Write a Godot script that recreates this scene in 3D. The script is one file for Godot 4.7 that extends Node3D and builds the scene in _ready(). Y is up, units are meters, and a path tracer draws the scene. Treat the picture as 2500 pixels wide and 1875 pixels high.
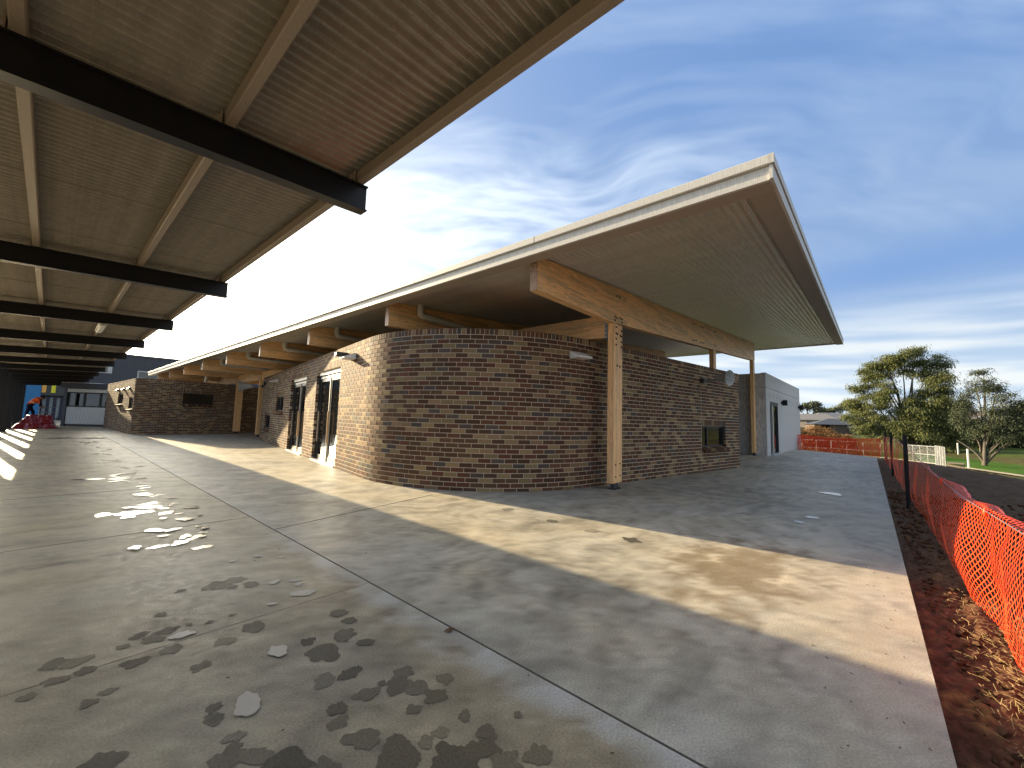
extends Node3D

# ---------------------------------------------------------------- mesh builder
class MB:
	var v := PackedVector3Array()
	var n := PackedVector3Array()
	var c := PackedColorArray()
	var t := PackedVector2Array()
	var ix := PackedInt32Array()
	# corners run counter-clockwise seen from outside
	func quad(a: Vector3, b: Vector3, d: Vector3, e: Vector3, col := Color.WHITE) -> void:
		var nn: Vector3 = (b - a).cross(e - a)
		if nn.length_squared() < 1e-14:
			nn = (d - b).cross(e - b)
		nn = nn.normalized()
		var k := v.size()
		v.append(a); v.append(b); v.append(d); v.append(e)
		var lu := (b - a).length()
		var lv := (e - a).length()
		if lu >= lv:
			t.append(Vector2(0, 0)); t.append(Vector2(lu, 0)); t.append(Vector2(lu, lv)); t.append(Vector2(0, lv))
		else:
			t.append(Vector2(0, 0)); t.append(Vector2(0, lu)); t.append(Vector2(lv, lu)); t.append(Vector2(lv, 0))
		for i in 4:
			n.append(nn); c.append(col)
		ix.append_array(PackedInt32Array([k, k + 2, k + 1, k, k + 3, k + 2]))
	func tri(a: Vector3, b: Vector3, d: Vector3, col := Color.WHITE) -> void:
		var nn: Vector3 = (b - a).cross(d - a).normalized()
		var k := v.size()
		v.append(a); v.append(b); v.append(d)
		for p in [a, b, d]:
			n.append(nn); c.append(col); t.append(Vector2(p.x, p.z))
		ix.append_array(PackedInt32Array([k, k + 2, k + 1]))
	func box(tr: Transform3D, s: Vector3, col := Color.WHITE) -> void:
		var h := s * 0.5
		var p: Array = []
		for i in 8:
			p.append(tr * Vector3(h.x if i & 1 else -h.x, h.y if i & 2 else -h.y, h.z if i & 4 else -h.z))
		quad(p[4], p[5], p[7], p[6], col)
		quad(p[1], p[0], p[2], p[3], col)
		quad(p[5], p[1], p[3], p[7], col)
		quad(p[0], p[4], p[6], p[2], col)
		quad(p[6], p[7], p[3], p[2], col)
		quad(p[0], p[1], p[5], p[4], col)
	func wbox(a: Vector3, b: Vector3, col := Color.WHITE) -> void:
		box(Transform3D(Basis(), (a + b) * 0.5), (b - a).abs(), col)
	# box whose z+ face has chamfered edges
	func brick(tr: Transform3D, s: Vector3, ch: float, col := Color.WHITE) -> void:
		var h := s * 0.5
		var f: Array = []
		var o: Array = []
		var bk: Array = []
		for q in [Vector2(-1, -1), Vector2(1, -1), Vector2(1, 1), Vector2(-1, 1)]:
			f.append(tr * Vector3(q.x * (h.x - ch), q.y * (h.y - ch), h.z))
			o.append(tr * Vector3(q.x * h.x, q.y * h.y, h.z - ch))
			bk.append(tr * Vector3(q.x * h.x, q.y * h.y, -h.z))
		quad(f[0], f[1], f[2], f[3], col)
		for i in 4:
			var j := (i + 1) % 4
			quad(o[i], o[j], f[j], f[i], col)
			quad(bk[i], bk[j], o[j], o[i], col)
	# all twelve edges chamfered
	func bbox(tr: Transform3D, s: Vector3, ch: float, col := Color.WHITE) -> void:
		var h := s * 0.5
		var g := h - Vector3.ONE * ch
		for ax in 3:
			for sg in [-1.0, 1.0]:
				var q: Array = []
				for w in [Vector2(-1, -1), Vector2(1, -1), Vector2(1, 1), Vector2(-1, 1)]:
					var p := Vector3.ZERO
					p[ax] = h[ax] * sg
					p[(ax + 1) % 3] = g[(ax + 1) % 3] * w.x * sg
					p[(ax + 2) % 3] = g[(ax + 2) % 3] * w.y
					q.append(tr * p)
				quad(q[0], q[1], q[2], q[3], col)
		for ax in 3:
			var b1 := (ax + 1) % 3
			var b2 := (ax + 2) % 3
			for s1 in [-1.0, 1.0]:
				for s2 in [-1.0, 1.0]:
					var p1 := Vector3.ZERO
					p1[b1] = h[b1] * s1; p1[b2] = g[b2] * s2; p1[ax] = -g[ax]
					var p2 := p1
					p2[ax] = g[ax]
					var p3 := Vector3.ZERO
					p3[b1] = g[b1] * s1; p3[b2] = h[b2] * s2; p3[ax] = g[ax]
					var p4 := p3
					p4[ax] = -g[ax]
					if s1 * s2 > 0:
						quad(tr * p4, tr * p1, tr * p2, tr * p3, col)
					else:
						quad(tr * p1, tr * p4, tr * p3, tr * p2, col)
	# outline in x,y (counter-clockwise seen from +z), from z0 to z1
	func prism(pts: PackedVector2Array, z0: float, z1: float, col := Color.WHITE) -> void:
		var tr := Geometry2D.triangulate_polygon(pts)
		for sd in 2:
			var z: float = z1 if sd == 0 else z0
			var k := v.size()
			for p in pts:
				v.append(Vector3(p.x, p.y, z)); n.append(Vector3(0, 0, 1 if sd == 0 else -1)); c.append(col); t.append(p)
			for i in range(0, tr.size(), 3):
				var a := pts[tr[i]]
				var b := pts[tr[i + 1]]
				var d := pts[tr[i + 2]]
				var ccw := (b - a).cross(d - a) > 0
				if ccw == (sd == 0):
					ix.append_array(PackedInt32Array([k + tr[i], k + tr[i + 2], k + tr[i + 1]]))
				else:
					ix.append_array(PackedInt32Array([k + tr[i], k + tr[i + 1], k + tr[i + 2]]))
		for i in pts.size():
			var a := pts[i]
			var b := pts[(i + 1) % pts.size()]
			quad(Vector3(a.x, a.y, z1), Vector3(a.x, a.y, z0), Vector3(b.x, b.y, z0), Vector3(b.x, b.y, z1), col)
	func tube(pts: PackedVector3Array, rad: PackedFloat32Array, sides := 8, col := Color.WHITE, cap := true) -> void:
		var k0 := v.size()
		var m := pts.size()
		var along := 0.0
		var up := Vector3.UP
		for i in m:
			var d: Vector3 = (pts[mini(i + 1, m - 1)] - pts[maxi(i - 1, 0)]).normalized()
			if absf(d.dot(up)) > 0.95:
				up = Vector3(1, 0, 0) if absf(d.x) < 0.9 else Vector3(0, 0, 1)
			var a := d.cross(up).normalized()
			var b := a.cross(d)
			up = b
			if i > 0:
				along += (pts[i] - pts[i - 1]).length()
			for s in sides + 1:
				var an := TAU * s / sides
				var q := a * cos(an) + b * sin(an)
				v.append(pts[i] + q * rad[i]); n.append(q); c.append(col); t.append(Vector2(along, float(s) / sides))
		for i in m - 1:
			for s in sides:
				var p := k0 + i * (sides + 1) + s
				var q := p + sides + 1
				ix.append_array(PackedInt32Array([p, q + 1, q, p, p + 1, q + 1]))
		if cap:
			for e in 2:
				var i := 0 if e == 0 else m - 1
				var nn: Vector3 = (pts[0] - pts[1]).normalized() if e == 0 else (pts[m - 1] - pts[m - 2]).normalized()
				var k := v.size()
				v.append(pts[i]); n.append(nn); c.append(col); t.append(Vector2.ZERO)
				for s in sides + 1:
					v.append(v[k0 + i * (sides + 1) + s]); n.append(nn); c.append(col); t.append(Vector2.ZERO)
				for s in sides:
					if e == 0:
						ix.append_array(PackedInt32Array([k, k + 1 + s, k + 2 + s]))
					else:
						ix.append_array(PackedInt32Array([k, k + 2 + s, k + 1 + s]))
	# profile (radius, height along axis) turned round tr's y axis
	func lathe(tr: Transform3D, prof: PackedVector2Array, sides := 24, col := Color.WHITE) -> void:
		var k0 := v.size()
		var m := prof.size()
		for i in m:
			var d := (prof[mini(i + 1, m - 1)] - prof[maxi(i - 1, 0)]).normalized()
			for s in sides + 1:
				var an := TAU * s / sides
				var q := Vector3(cos(an), 0, sin(an))
				v.append(tr * (q * prof[i].x + Vector3(0, prof[i].y, 0)))
				n.append((tr.basis * (q * d.y + Vector3(0, -d.x, 0))).normalized())
				c.append(col); t.append(Vector2(float(s) / sides, prof[i].y))
		for i in m - 1:
			for s in sides:
				var p := k0 + i * (sides + 1) + s
				var q := p + sides + 1
				ix.append_array(PackedInt32Array([p, p + 1, q + 1, p, q + 1, q]))
	func mesh() -> ArrayMesh:
		var arr: Array = []
		arr.resize(Mesh.ARRAY_MAX)
		arr[Mesh.ARRAY_VERTEX] = v
		arr[Mesh.ARRAY_NORMAL] = n
		arr[Mesh.ARRAY_COLOR] = c
		arr[Mesh.ARRAY_TEX_UV] = t
		arr[Mesh.ARRAY_INDEX] = ix
		var m := ArrayMesh.new()
		m.add_surface_from_arrays(Mesh.PRIMITIVE_TRIANGLES, arr)
		return m

# plan path made of straight and arc pieces; outside lies to the left of travel
class Path:
	var seg: Array = []
	var total := 0.0
	func line(p: Vector3, d: Vector3, l: float) -> void:
		seg.append([0, total, l, p, d]); total += l
	func arc(cen: Vector3, n0: Vector3, d0: Vector3, r: float, ang: float) -> void:
		seg.append([1, total, r * ang, cen, d0, n0, r]); total += r * ang
	# position, travel direction, outward normal
	func at(s: float) -> Array:
		var g: Array = seg[0]
		for q in seg:
			if s >= q[1]:
				g = q
		var l: float = s - g[1]
		if g[0] == 0:
			var d: Vector3 = g[4]
			return [g[3] + d * l, d, Vector3(d.z, 0, -d.x)]
		var a: float = l / g[6]
		var n: Vector3 = g[5] * cos(a) + g[4] * sin(a)
		var dd: Vector3 = g[4] * cos(a) - g[5] * sin(a)
		return [g[3] + n * g[6], dd, n]

var used := {}
var rng := RandomNumberGenerator.new()
var nz := FastNoiseLite.new()
var CAM := Vector3(0, 1.283, 0)

func numbered(s: String) -> String:
	if not used.has(s):
		used[s] = 0
		return s
	used[s] += 1
	return "%s_%03d" % [s, used[s]]

func lin(r: float, g: float, b: float) -> Color:
	return Color(r, g, b).linear_to_srgb()

func mat(col: Color, rough := 0.7, metal := 0.0, spec := 0.5) -> StandardMaterial3D:
	var m := StandardMaterial3D.new()
	m.albedo_color = col.linear_to_srgb()
	m.roughness = rough
	m.metallic = metal
	m.metallic_specular = spec
	return m

func vmat(rough := 0.8, spec := 0.5) -> StandardMaterial3D:
	var m := mat(Color.WHITE, rough, 0.0, spec)
	m.vertex_color_use_as_albedo = true
	return m

func noise_tex(freq: float, lo: float, hi: float, sd: int, normal := false, size := 512, octaves := 4) -> NoiseTexture2D:
	var f := FastNoiseLite.new()
	f.seed = sd
	f.noise_type = FastNoiseLite.TYPE_SIMPLEX_SMOOTH
	f.frequency = freq
	f.fractal_octaves = octaves
	var t := NoiseTexture2D.new()
	t.width = size; t.height = size
	t.seamless = true
	t.noise = f
	if normal:
		t.as_normal_map = true
		t.bump_strength = lo
	else:
		var g := Gradient.new()
		g.set_color(0, Color(lo, lo, lo)); g.set_color(1, Color(hi, hi, hi))
		t.color_ramp = g
	return t

func tri(m: StandardMaterial3D, per_m: Vector3) -> void:
	m.uv1_triplanar = true
	m.uv1_world_triplanar = true
	m.uv1_scale = per_m

func obj(called: String, mb: MB, m: Material, parent: Node3D = null) -> MeshInstance3D:
	var o := MeshInstance3D.new()
	o.mesh = mb.mesh()
	o.material_override = m
	put(o, called, parent)
	return o

func put(o: MeshInstance3D, called: String, parent: Node3D = null) -> void:
	if parent == null:
		o.name = numbered(called)
		add_child(o, true)
	else:
		o.name = called
		parent.add_child(o, true)
		if parent.get_parent() == self and not (parent is MeshInstance3D):
			o.position -= parent.position

func thing(called: String, label: String, cat: String, at := Vector3.ZERO, group := "") -> Node3D:
	var o := Node3D.new()
	o.name = numbered(called)
	add_child(o, true)
	o.position = at
	tag(o, label, cat, group)
	return o

func tag(o: Node, label: String, cat: String, group := "") -> void:
	o.set_meta("label", label)
	o.set_meta("category", cat)
	if group != "":
		o.set_meta("group", group)

func struct(called: String, mb: MB, m: Material, label := "") -> MeshInstance3D:
	var o := obj(called, mb, m)
	o.set_meta("kind", "structure")
	if label != "":
		o.set_meta("label", label)
	return o

func T(p: Vector3) -> Transform3D:
	return Transform3D(Basis(), p)

func polar(az: float, r: float, y := 0.0) -> Vector3:
	return Vector3(sin(deg_to_rad(az)) * r, y, -cos(deg_to_rad(az)) * r)

func pl(x: float, pts: Array) -> float:
	if x <= pts[0][0]:
		return pts[0][1]
	for i in pts.size() - 1:
		if x <= pts[i + 1][0]:
			var f: float = (x - pts[i][0]) / (pts[i + 1][0] - pts[i][0])
			return lerpf(pts[i][1], pts[i + 1][1], f)
	return pts[pts.size() - 1][1]

func ss(a: float, b: float, x: float) -> float:
	return smoothstep(a, b, x)

# distance past the crest of the bare soil, and the height of the ground
func past_crest(x: float, z: float) -> float:
	var az := rad_to_deg(atan2(x, -z))
	return Vector2(x, z).length() - (20.5 + clampf((101.0 - az) * 1.15, -8.0, 12.0))

func ground_y(x: float, z: float) -> float:
	var az := rad_to_deg(atan2(x, -z))
	var w: float = ss(80.0, 86.0, az) if az > 0.0 else 0.0
	w *= 1.0 - ss(150.0, 175.0, az)
	var h: float = pl(past_crest(x, z), [[-20.0, -0.12], [-2.0, -0.32], [2.0, -0.42], [9.0, -0.85], [16.0, -1.15], [31.0, -1.2], [39.0, -0.6], [75.0, -0.35], [115.0, 0.8], [200.0, 4.5], [330.0, 8.5], [3000.0, 9.0]])
	return lerpf(-0.12, h, w)

# ---------------------------------------------------------------- sky
func sky_image() -> Image:
	var W := 2880
	var H := 1440
	var img := Image.create_empty(W, H, false, Image.FORMAT_RGBF)
	var sun := Vector3(-0.115, 0.26, -1.0).normalized()
	var a := FastNoiseLite.new()
	a.seed = 11; a.frequency = 1.0; a.fractal_octaves = 5; a.noise_type = FastNoiseLite.TYPE_SIMPLEX_SMOOTH
	var b := FastNoiseLite.new()
	b.seed = 5; b.frequency = 1.0; b.fractal_octaves = 3; b.noise_type = FastNoiseLite.TYPE_SIMPLEX_SMOOTH
	var hz := Vector3(0.205, 0.250, 0.285)
	var zen := Vector3(0.034, 0.080, 0.180)
	var low := Color(0.16, 0.145, 0.12)
	for j in H:
		var el := PI * (0.5 - (j + 0.5) / H)
		if el < -0.03:
			img.fill_rect(Rect2i(0, j, W, H - j), low)
			break
		var ce := cos(el)
		var y := sin(el)
		var yy := maxf(y, 0.0)
		for i in W:
			var az := wrapf(TAU * (i + 0.5) / W, -PI, PI)
			var d := Vector3(sin(az) * ce, y, -cos(az) * ce)
			var th := acos(clampf(d.dot(sun), -1.0, 1.0))
			var g1 := exp(-th / 0.125)
			var g2 := exp(-th / 0.5)
			var col := zen.lerp(hz, pow(1.0 - yy, 3.2))
			# high thin cirrus, drawn out across the view
			var q := Vector2(d.x, d.z) / (yy + 0.22)
			var r := Vector2(q.x * 0.64 + q.y * 0.77, -q.x * 0.77 + q.y * 0.64)
			var w := b.get_noise_2d(r.x * 0.7, r.y * 0.7)
			var n1 := a.get_noise_2d(r.x * 0.50 + w * 0.35, r.y * 1.25 + w * 0.4)
			var n2 := a.get_noise_2d(r.x * 1.3 + 40.0 + w * 0.4, r.y * 5.0 + w * 1.1)
			var n3 := a.get_noise_2d(r.x * 5.0 + 7.0 + w, r.y * 17.0 + w * 3.0)
			var cir := clampf(0.34 + n1 * 0.75 + n2 * 0.48 + n3 * 0.12, 0.0, 1.0)
			var n4 := 1.0 - absf(a.get_noise_2d(r.x * 0.9 + 20.0 + w * 0.5, r.y * 3.2 + w * 1.2)) * 3.2
			var mask := ss(-0.15, 0.35, n1 + 0.3 * w)
			cir = clampf(cir + clampf(n4, 0.0, 1.0) * 0.30 * mask + n3 * 0.32 * mask, 0.0, 1.0)
			cir *= lerpf(1.45, 0.42, ss(0.75, 1.6, th)) * ss(0.2, 0.9, th + 0.15)
			# long bands near the horizon
			var bn := b.get_noise_2d(az * 2.0 + 3.0, el * 26.0 + az * 1.6) + 0.45 * a.get_noise_2d(az * 5.0, el * 60.0 + az * 3.0)
			var band := clampf(0.62 + bn * 1.0, 0.0, 1.0) * (1.0 - ss(0.12, 0.30, el))
			# a gap of clear air above the bands
			var gap := exp(-pow((el - 0.285) / 0.055, 2.0)) * (0.8 + 0.5 * w) * ss(0.9, 1.5, az) * (1.0 - ss(2.2, 2.8, az))
			var cover := clampf(maxf(cir * (0.62 + 0.6 * g2) * ss(0.08, 0.30, el), band * 0.9), 0.0, 1.0)
			cover *= 1.0 - clampf(gap, 0.0, 0.95)
			col = col.lerp(zen * 1.15, clampf(gap, 0.0, 1.0) * 0.65)
			# bright cloud added behind the camera, out of view, to lift shaded faces
			var fill_cloud := ss(2.0, 2.9, absf(az)) * (0.86 + 0.3 * n1)
			cover = clampf(lerpf(cover, 0.92, fill_cloud), 0.0, 1.0)
			var white := Vector3(0.190, 0.232, 0.292).lerp(Vector3(0.27, 0.285, 0.285), clampf(maxf(band, fill_cloud), 0, 1)) * (1.0 + 0.35 * fill_cloud) + Vector3(0.36, 0.34, 0.28) * g2 + Vector3(18.0, 16.2, 12.3) * g1
			col += Vector3(0.28, 0.28, 0.25) * g2 + Vector3(17.0, 15.3, 11.9) * g1
			col = col.lerp(white, cover)
			img.set_pixel(i, j, Color(col.x, col.y, col.z))
	return img

# ---------------------------------------------------------------- materials
var M := {}

func timber_texture(sd: int) -> ImageTexture:
	var W := 1024
	var H := 256
	var img := Image.create_empty(W, H, false, Image.FORMAT_RGB8)
	var r := RandomNumberGenerator.new()
	r.seed = sd
	var f := FastNoiseLite.new()
	f.seed = sd; f.frequency = 0.02; f.fractal_octaves = 3
	var y := 0
	while y < H:
		var hh := mini(r.randi_range(19, 24), H - y)
		var x := 0
		while x < W:
			var l := r.randi_range(160, 460)
			var tone := r.randf_range(-1.0, 1.0)
			var off := r.randf() * 900.0
			var vein := r.randf()
			for px in range(x, mini(x + l, W)):
				for py in range(y, y + hh):
					var g := f.get_noise_2d(px * 0.55 + off, py * 9.0 + off)
					var g2 := f.get_noise_2d(px * 0.25 + off * 2.0, py * 3.0)
					var k := 1.0 + 0.10 * tone + 0.20 * g + 0.12 * g2
					if vein > 0.55:
						var q := absf(f.get_noise_2d(px * 0.18 + off * 3.0, py * 2.2 + off))
						var on := f.get_noise_2d(px * 0.6 + off, off)
						if q < 0.018 and on > 0.12:
							k *= 0.45
					if py == y:
						k *= 0.90
					img.set_pixel(px, py, Color(clampf(0.88 * k, 0, 1), clampf(0.715 * k - 0.02 * tone, 0, 1), clampf(0.515 * k - 0.03 * tone, 0, 1)))
			x += l
		y += hh
	img.generate_mipmaps()
	return ImageTexture.create_from_image(img)

func make_materials() -> void:
	var fine := noise_tex(0.05, 0.78, 1.0, 3, false, 1024, 5)
	var grain := noise_tex(0.09, 0.86, 1.0, 8)
	var bump := noise_tex(0.06, 2.2, 0.0, 21, true)
	var con := vmat(0.60, 0.36)
	con.albedo_texture = fine
	con.normal_enabled = true
	con.normal_texture = bump
	con.normal_scale = 0.16
	con.roughness_texture = noise_tex(0.02, 0.70, 1.0, 31)
	tri(con, Vector3(1.3, 1.3, 1.3))
	M.concrete = con
	var damp := con.duplicate()
	damp.roughness = 0.7
	damp.metallic_specular = 0.3
	M.damp = damp
	var bk := vmat(0.75, 0.25)
	bk.albedo_texture = noise_tex(0.05, 0.72, 1.0, 17)
	tri(bk, Vector3(2.6, 2.6, 2.6))
	bk.normal_enabled = true
	bk.normal_texture = bump
	bk.normal_scale = 0.25
	M.brick = bk
	var mo := mat(Color(0.60, 0.51, 0.385), 0.95, 0.0, 0.2)
	mo.albedo_texture = grain
	tri(mo, Vector3(3, 3, 3))
	M.mortar = mo
	for k in 2:
		var w := mat(Color.WHITE, 0.5, 0.0, 0.45)
		w.albedo_texture = timber_texture(4 + k)
		w.uv1_scale = Vector3(0.26, 2.0, 1.0)
		M["timber%d" % k] = w
	M.endgrain = mat(Color(0.42, 0.24, 0.14), 0.45)
	M.endgrain.albedo_texture = noise_tex(0.02, 0.6, 1.0, 44)
	tri(M.endgrain, Vector3(2, 2, 2))
	M.steel_black = mat(Color(0.012, 0.012, 0.014), 0.4, 0.0, 0.35)
	M.steel_dark = mat(Color(0.03, 0.035, 0.038), 0.5)
	M.galv = mat(Color(0.40, 0.42, 0.44), 0.42, 0.7)
	M.galv.albedo_texture = noise_tex(0.03, 0.7, 1.0, 51)
	tri(M.galv, Vector3(4, 4, 4))
	var so := mat(Color(0.62, 0.58, 0.505), 0.3, 0.0, 0.6)
	so.clearcoat_enabled = true
	so.clearcoat = 0.6
	so.clearcoat_roughness = 0.16
	so.albedo_texture = noise_tex(0.012, 0.86, 1.0, 60)
	tri(so, Vector3(0.5, 0.5, 0.5))
	M.soffit = so
	var ca := mat(Color(0.34, 0.305, 0.245), 0.32, 0.0, 0.5)
	ca.clearcoat_enabled = true
	ca.clearcoat = 0.3
	ca.clearcoat_roughness = 0.12
	ca.albedo_texture = noise_tex(0.02, 0.80, 1.0, 61)
	ca.roughness_texture = noise_tex(0.12, 0.6, 1.0, 62)
	tri(ca, Vector3(0.6, 0.6, 0.6))
	ca.normal_enabled = true
	ca.normal_texture = noise_tex(0.14, 3.0, 0.0, 63, true)
	ca.normal_scale = 0.12
	M.canopy_sheet = ca
	M.purlin = mat(Color(0.33, 0.27, 0.21), 0.5)
	M.purlin.albedo_texture = grain
	tri(M.purlin, Vector3(1.2, 1.2, 1.2))
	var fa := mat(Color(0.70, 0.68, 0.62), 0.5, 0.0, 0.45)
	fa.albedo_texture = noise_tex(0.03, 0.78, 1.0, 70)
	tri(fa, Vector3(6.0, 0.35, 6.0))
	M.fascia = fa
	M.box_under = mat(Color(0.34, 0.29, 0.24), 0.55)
	M.pvc = mat(Color(0.60, 0.57, 0.50), 0.45)
	M.alu = mat(Color(0.48, 0.475, 0.45), 0.5, 0.35)
	M.frame_dark = mat(Color(0.018, 0.018, 0.02), 0.4)
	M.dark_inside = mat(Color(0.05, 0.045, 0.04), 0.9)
	var gl := mat(Color(0.006, 0.008, 0.009), 0.015, 0.0, 0.75)
	gl.transparency = BaseMaterial3D.TRANSPARENCY_ALPHA
	gl.albedo_color.a = 0.9
	M.glass = gl
	var pre := mat(Color(0.70, 0.70, 0.69), 0.75, 0.0, 0.35)
	pre.albedo_texture = noise_tex(0.015, 0.74, 1.0, 80)
	tri(pre, Vector3(1.1, 0.28, 1.1))
	pre.normal_enabled = true
	pre.normal_texture = bump
	pre.normal_scale = 0.15
	M.precast = pre
	M.white_metal = mat(Color(0.66, 0.68, 0.69), 0.45)
	M.navy = mat(Color(0.035, 0.045, 0.065), 0.5)
	M.blue = mat(Color(0.012, 0.14, 0.33), 0.55)
	M.white = mat(Color(0.72, 0.72, 0.70), 0.4)
	M.grey_light = mat(Color(0.42, 0.43, 0.43), 0.45)
	var net := mat(Color(1.0, 0.085, 0.018), 0.42, 0.0, 0.5)
	net.cull_mode = BaseMaterial3D.CULL_DISABLED
	net.backlight_enabled = true
	net.backlight = Color(0.75, 0.30, 0.18)
	M.net = net
	var leaf := vmat(0.65, 0.25)
	leaf.cull_mode = BaseMaterial3D.CULL_DISABLED
	leaf.backlight_enabled = true
	leaf.backlight = Color(0.45, 0.45, 0.30)
	M.leaf = leaf
	M.bark = mat(Color(0.15, 0.125, 0.105), 0.9)
	M.bark.albedo_texture = noise_tex(0.03, 0.45, 1.0, 90)
	tri(M.bark, Vector3(1.0, 0.3, 1.0))
	var gr := vmat(0.95, 0.2)
	gr.albedo_texture = noise_tex(0.04, 0.6, 1.0, 91)
	tri(gr, Vector3(0.7, 0.7, 0.7))
	gr.normal_enabled = true
	gr.normal_texture = noise_tex(0.06, 6.0, 0.0, 92, true)
	gr.normal_scale = 0.6
	M.ground = gr
	M.water = mat(Color(0.12, 0.11, 0.10), 0.13, 0.0, 0.6)

# ---------------------------------------------------------------- brickwork
var BRICK_TONES := [
	[Color(0.146, 0.082, 0.049), 30], [Color(0.118, 0.066, 0.042), 18], [Color(0.168, 0.084, 0.050), 17], [Color(0.168, 0.076, 0.046), 6],
	[Color(0.128, 0.102, 0.086), 7], [Color(0.108, 0.092, 0.080), 5], [Color(0.350, 0.242, 0.125), 11], [Color(0.285, 0.208, 0.108), 10], [Color(0.325, 0.205, 0.118), 4]]

func brick_tone() -> Color:
	var k := rng.randi_range(0, 107)
	var col: Color = BRICK_TONES[0][0]
	for q in BRICK_TONES:
		k -= q[1]
		if k < 0:
			col = q[0]
			break
	var f := rng.randf_range(0.88, 1.12)
	return Color(col.r * f, col.g * f * rng.randf_range(0.97, 1.03), col.b * f)

# openings: [s0, s1, row0, row1]; header_rows above
func lay_bricks(path: Path, rows: int, openings: Array, out: Array) -> void:
	var ch := 0.086
	for j in rows:
		var y0 := -0.02 + j * ch
		var blocked: Array = []
		for o in openings:
			if j >= o[2] and j < o[3] + 2:
				blocked.append([o[0], o[1]])
			elif j == o[2] - 1 and o[4]:
				blocked.append([o[0], o[1]])
		var s := -0.12 if j % 2 else 0.0
		if j % 3 == 2:
			s -= 0.03
		while s < path.total:
			var parts: Array = [[maxf(s, 0.0), minf(s + 0.23, path.total)]]
			for b in blocked:
				var nx: Array = []
				for q in parts:
					if q[1] <= b[0] or q[0] >= b[1]:
						nx.append(q)
					else:
						if q[0] < b[0]:
							nx.append([q[0], b[0]])
						if q[1] > b[1]:
							nx.append([b[1], q[1]])
				parts = nx
			for q in parts:
				var l: float = q[1] - q[0]
				if l > 0.035:
					add_brick(path, (q[0] + q[1]) * 0.5, y0 + 0.038, l, 0.076, 0.105, out)
			s += 0.24
	# rowlock cap
	var yt := -0.02 + rows * ch
	var sc := 0.0
	while sc + 0.08 < path.total:
		add_brick(path, sc + 0.043, yt + 0.056, 0.076, 0.112, 0.115, out)
		sc += 0.086
	for o in openings:
		var yh: float = -0.02 + o[3] * ch
		var nn := int(round((o[1] - o[0]) / 0.086))
		var st: float = (o[1] - o[0]) / nn
		for i in nn:
			add_brick(path, o[0] + (i + 0.5) * st, yh + 0.081, st - 0.010, 0.162, 0.105, out)
		if o[4]:
			# sloping sill bricks that stand out from the face
			var ys: float = -0.02 + (o[2] - 1) * ch
			for i in nn:
				var f: Array = path.at(o[0] + (i + 0.5) * st)
				var n: Vector3 = f[2]
				var d: Vector3 = f[1]
				var bs := Basis(-d, Vector3.UP, n).rotated(d, deg_to_rad(-17.0))
				out.append([Transform3D(bs, f[0] + n * 0.015 + Vector3(0, ys + 0.038, 0)), Vector3(st - 0.010, 0.076, 0.2), brick_tone()])

func add_brick(path: Path, s: float, y: float, l: float, h: float, dep: float, out: Array) -> void:
	var f: Array = path.at(s)
	var d: Vector3 = f[1]
	var n: Vector3 = f[2]
	var jig := rng.randf_range(-0.0012, 0.0012)
	out.append([Transform3D(Basis(-d, Vector3.UP, n), f[0] + n * (jig - dep * 0.5) + Vector3(0, y, 0)), Vector3(l, h, dep), brick_tone()])

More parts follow.
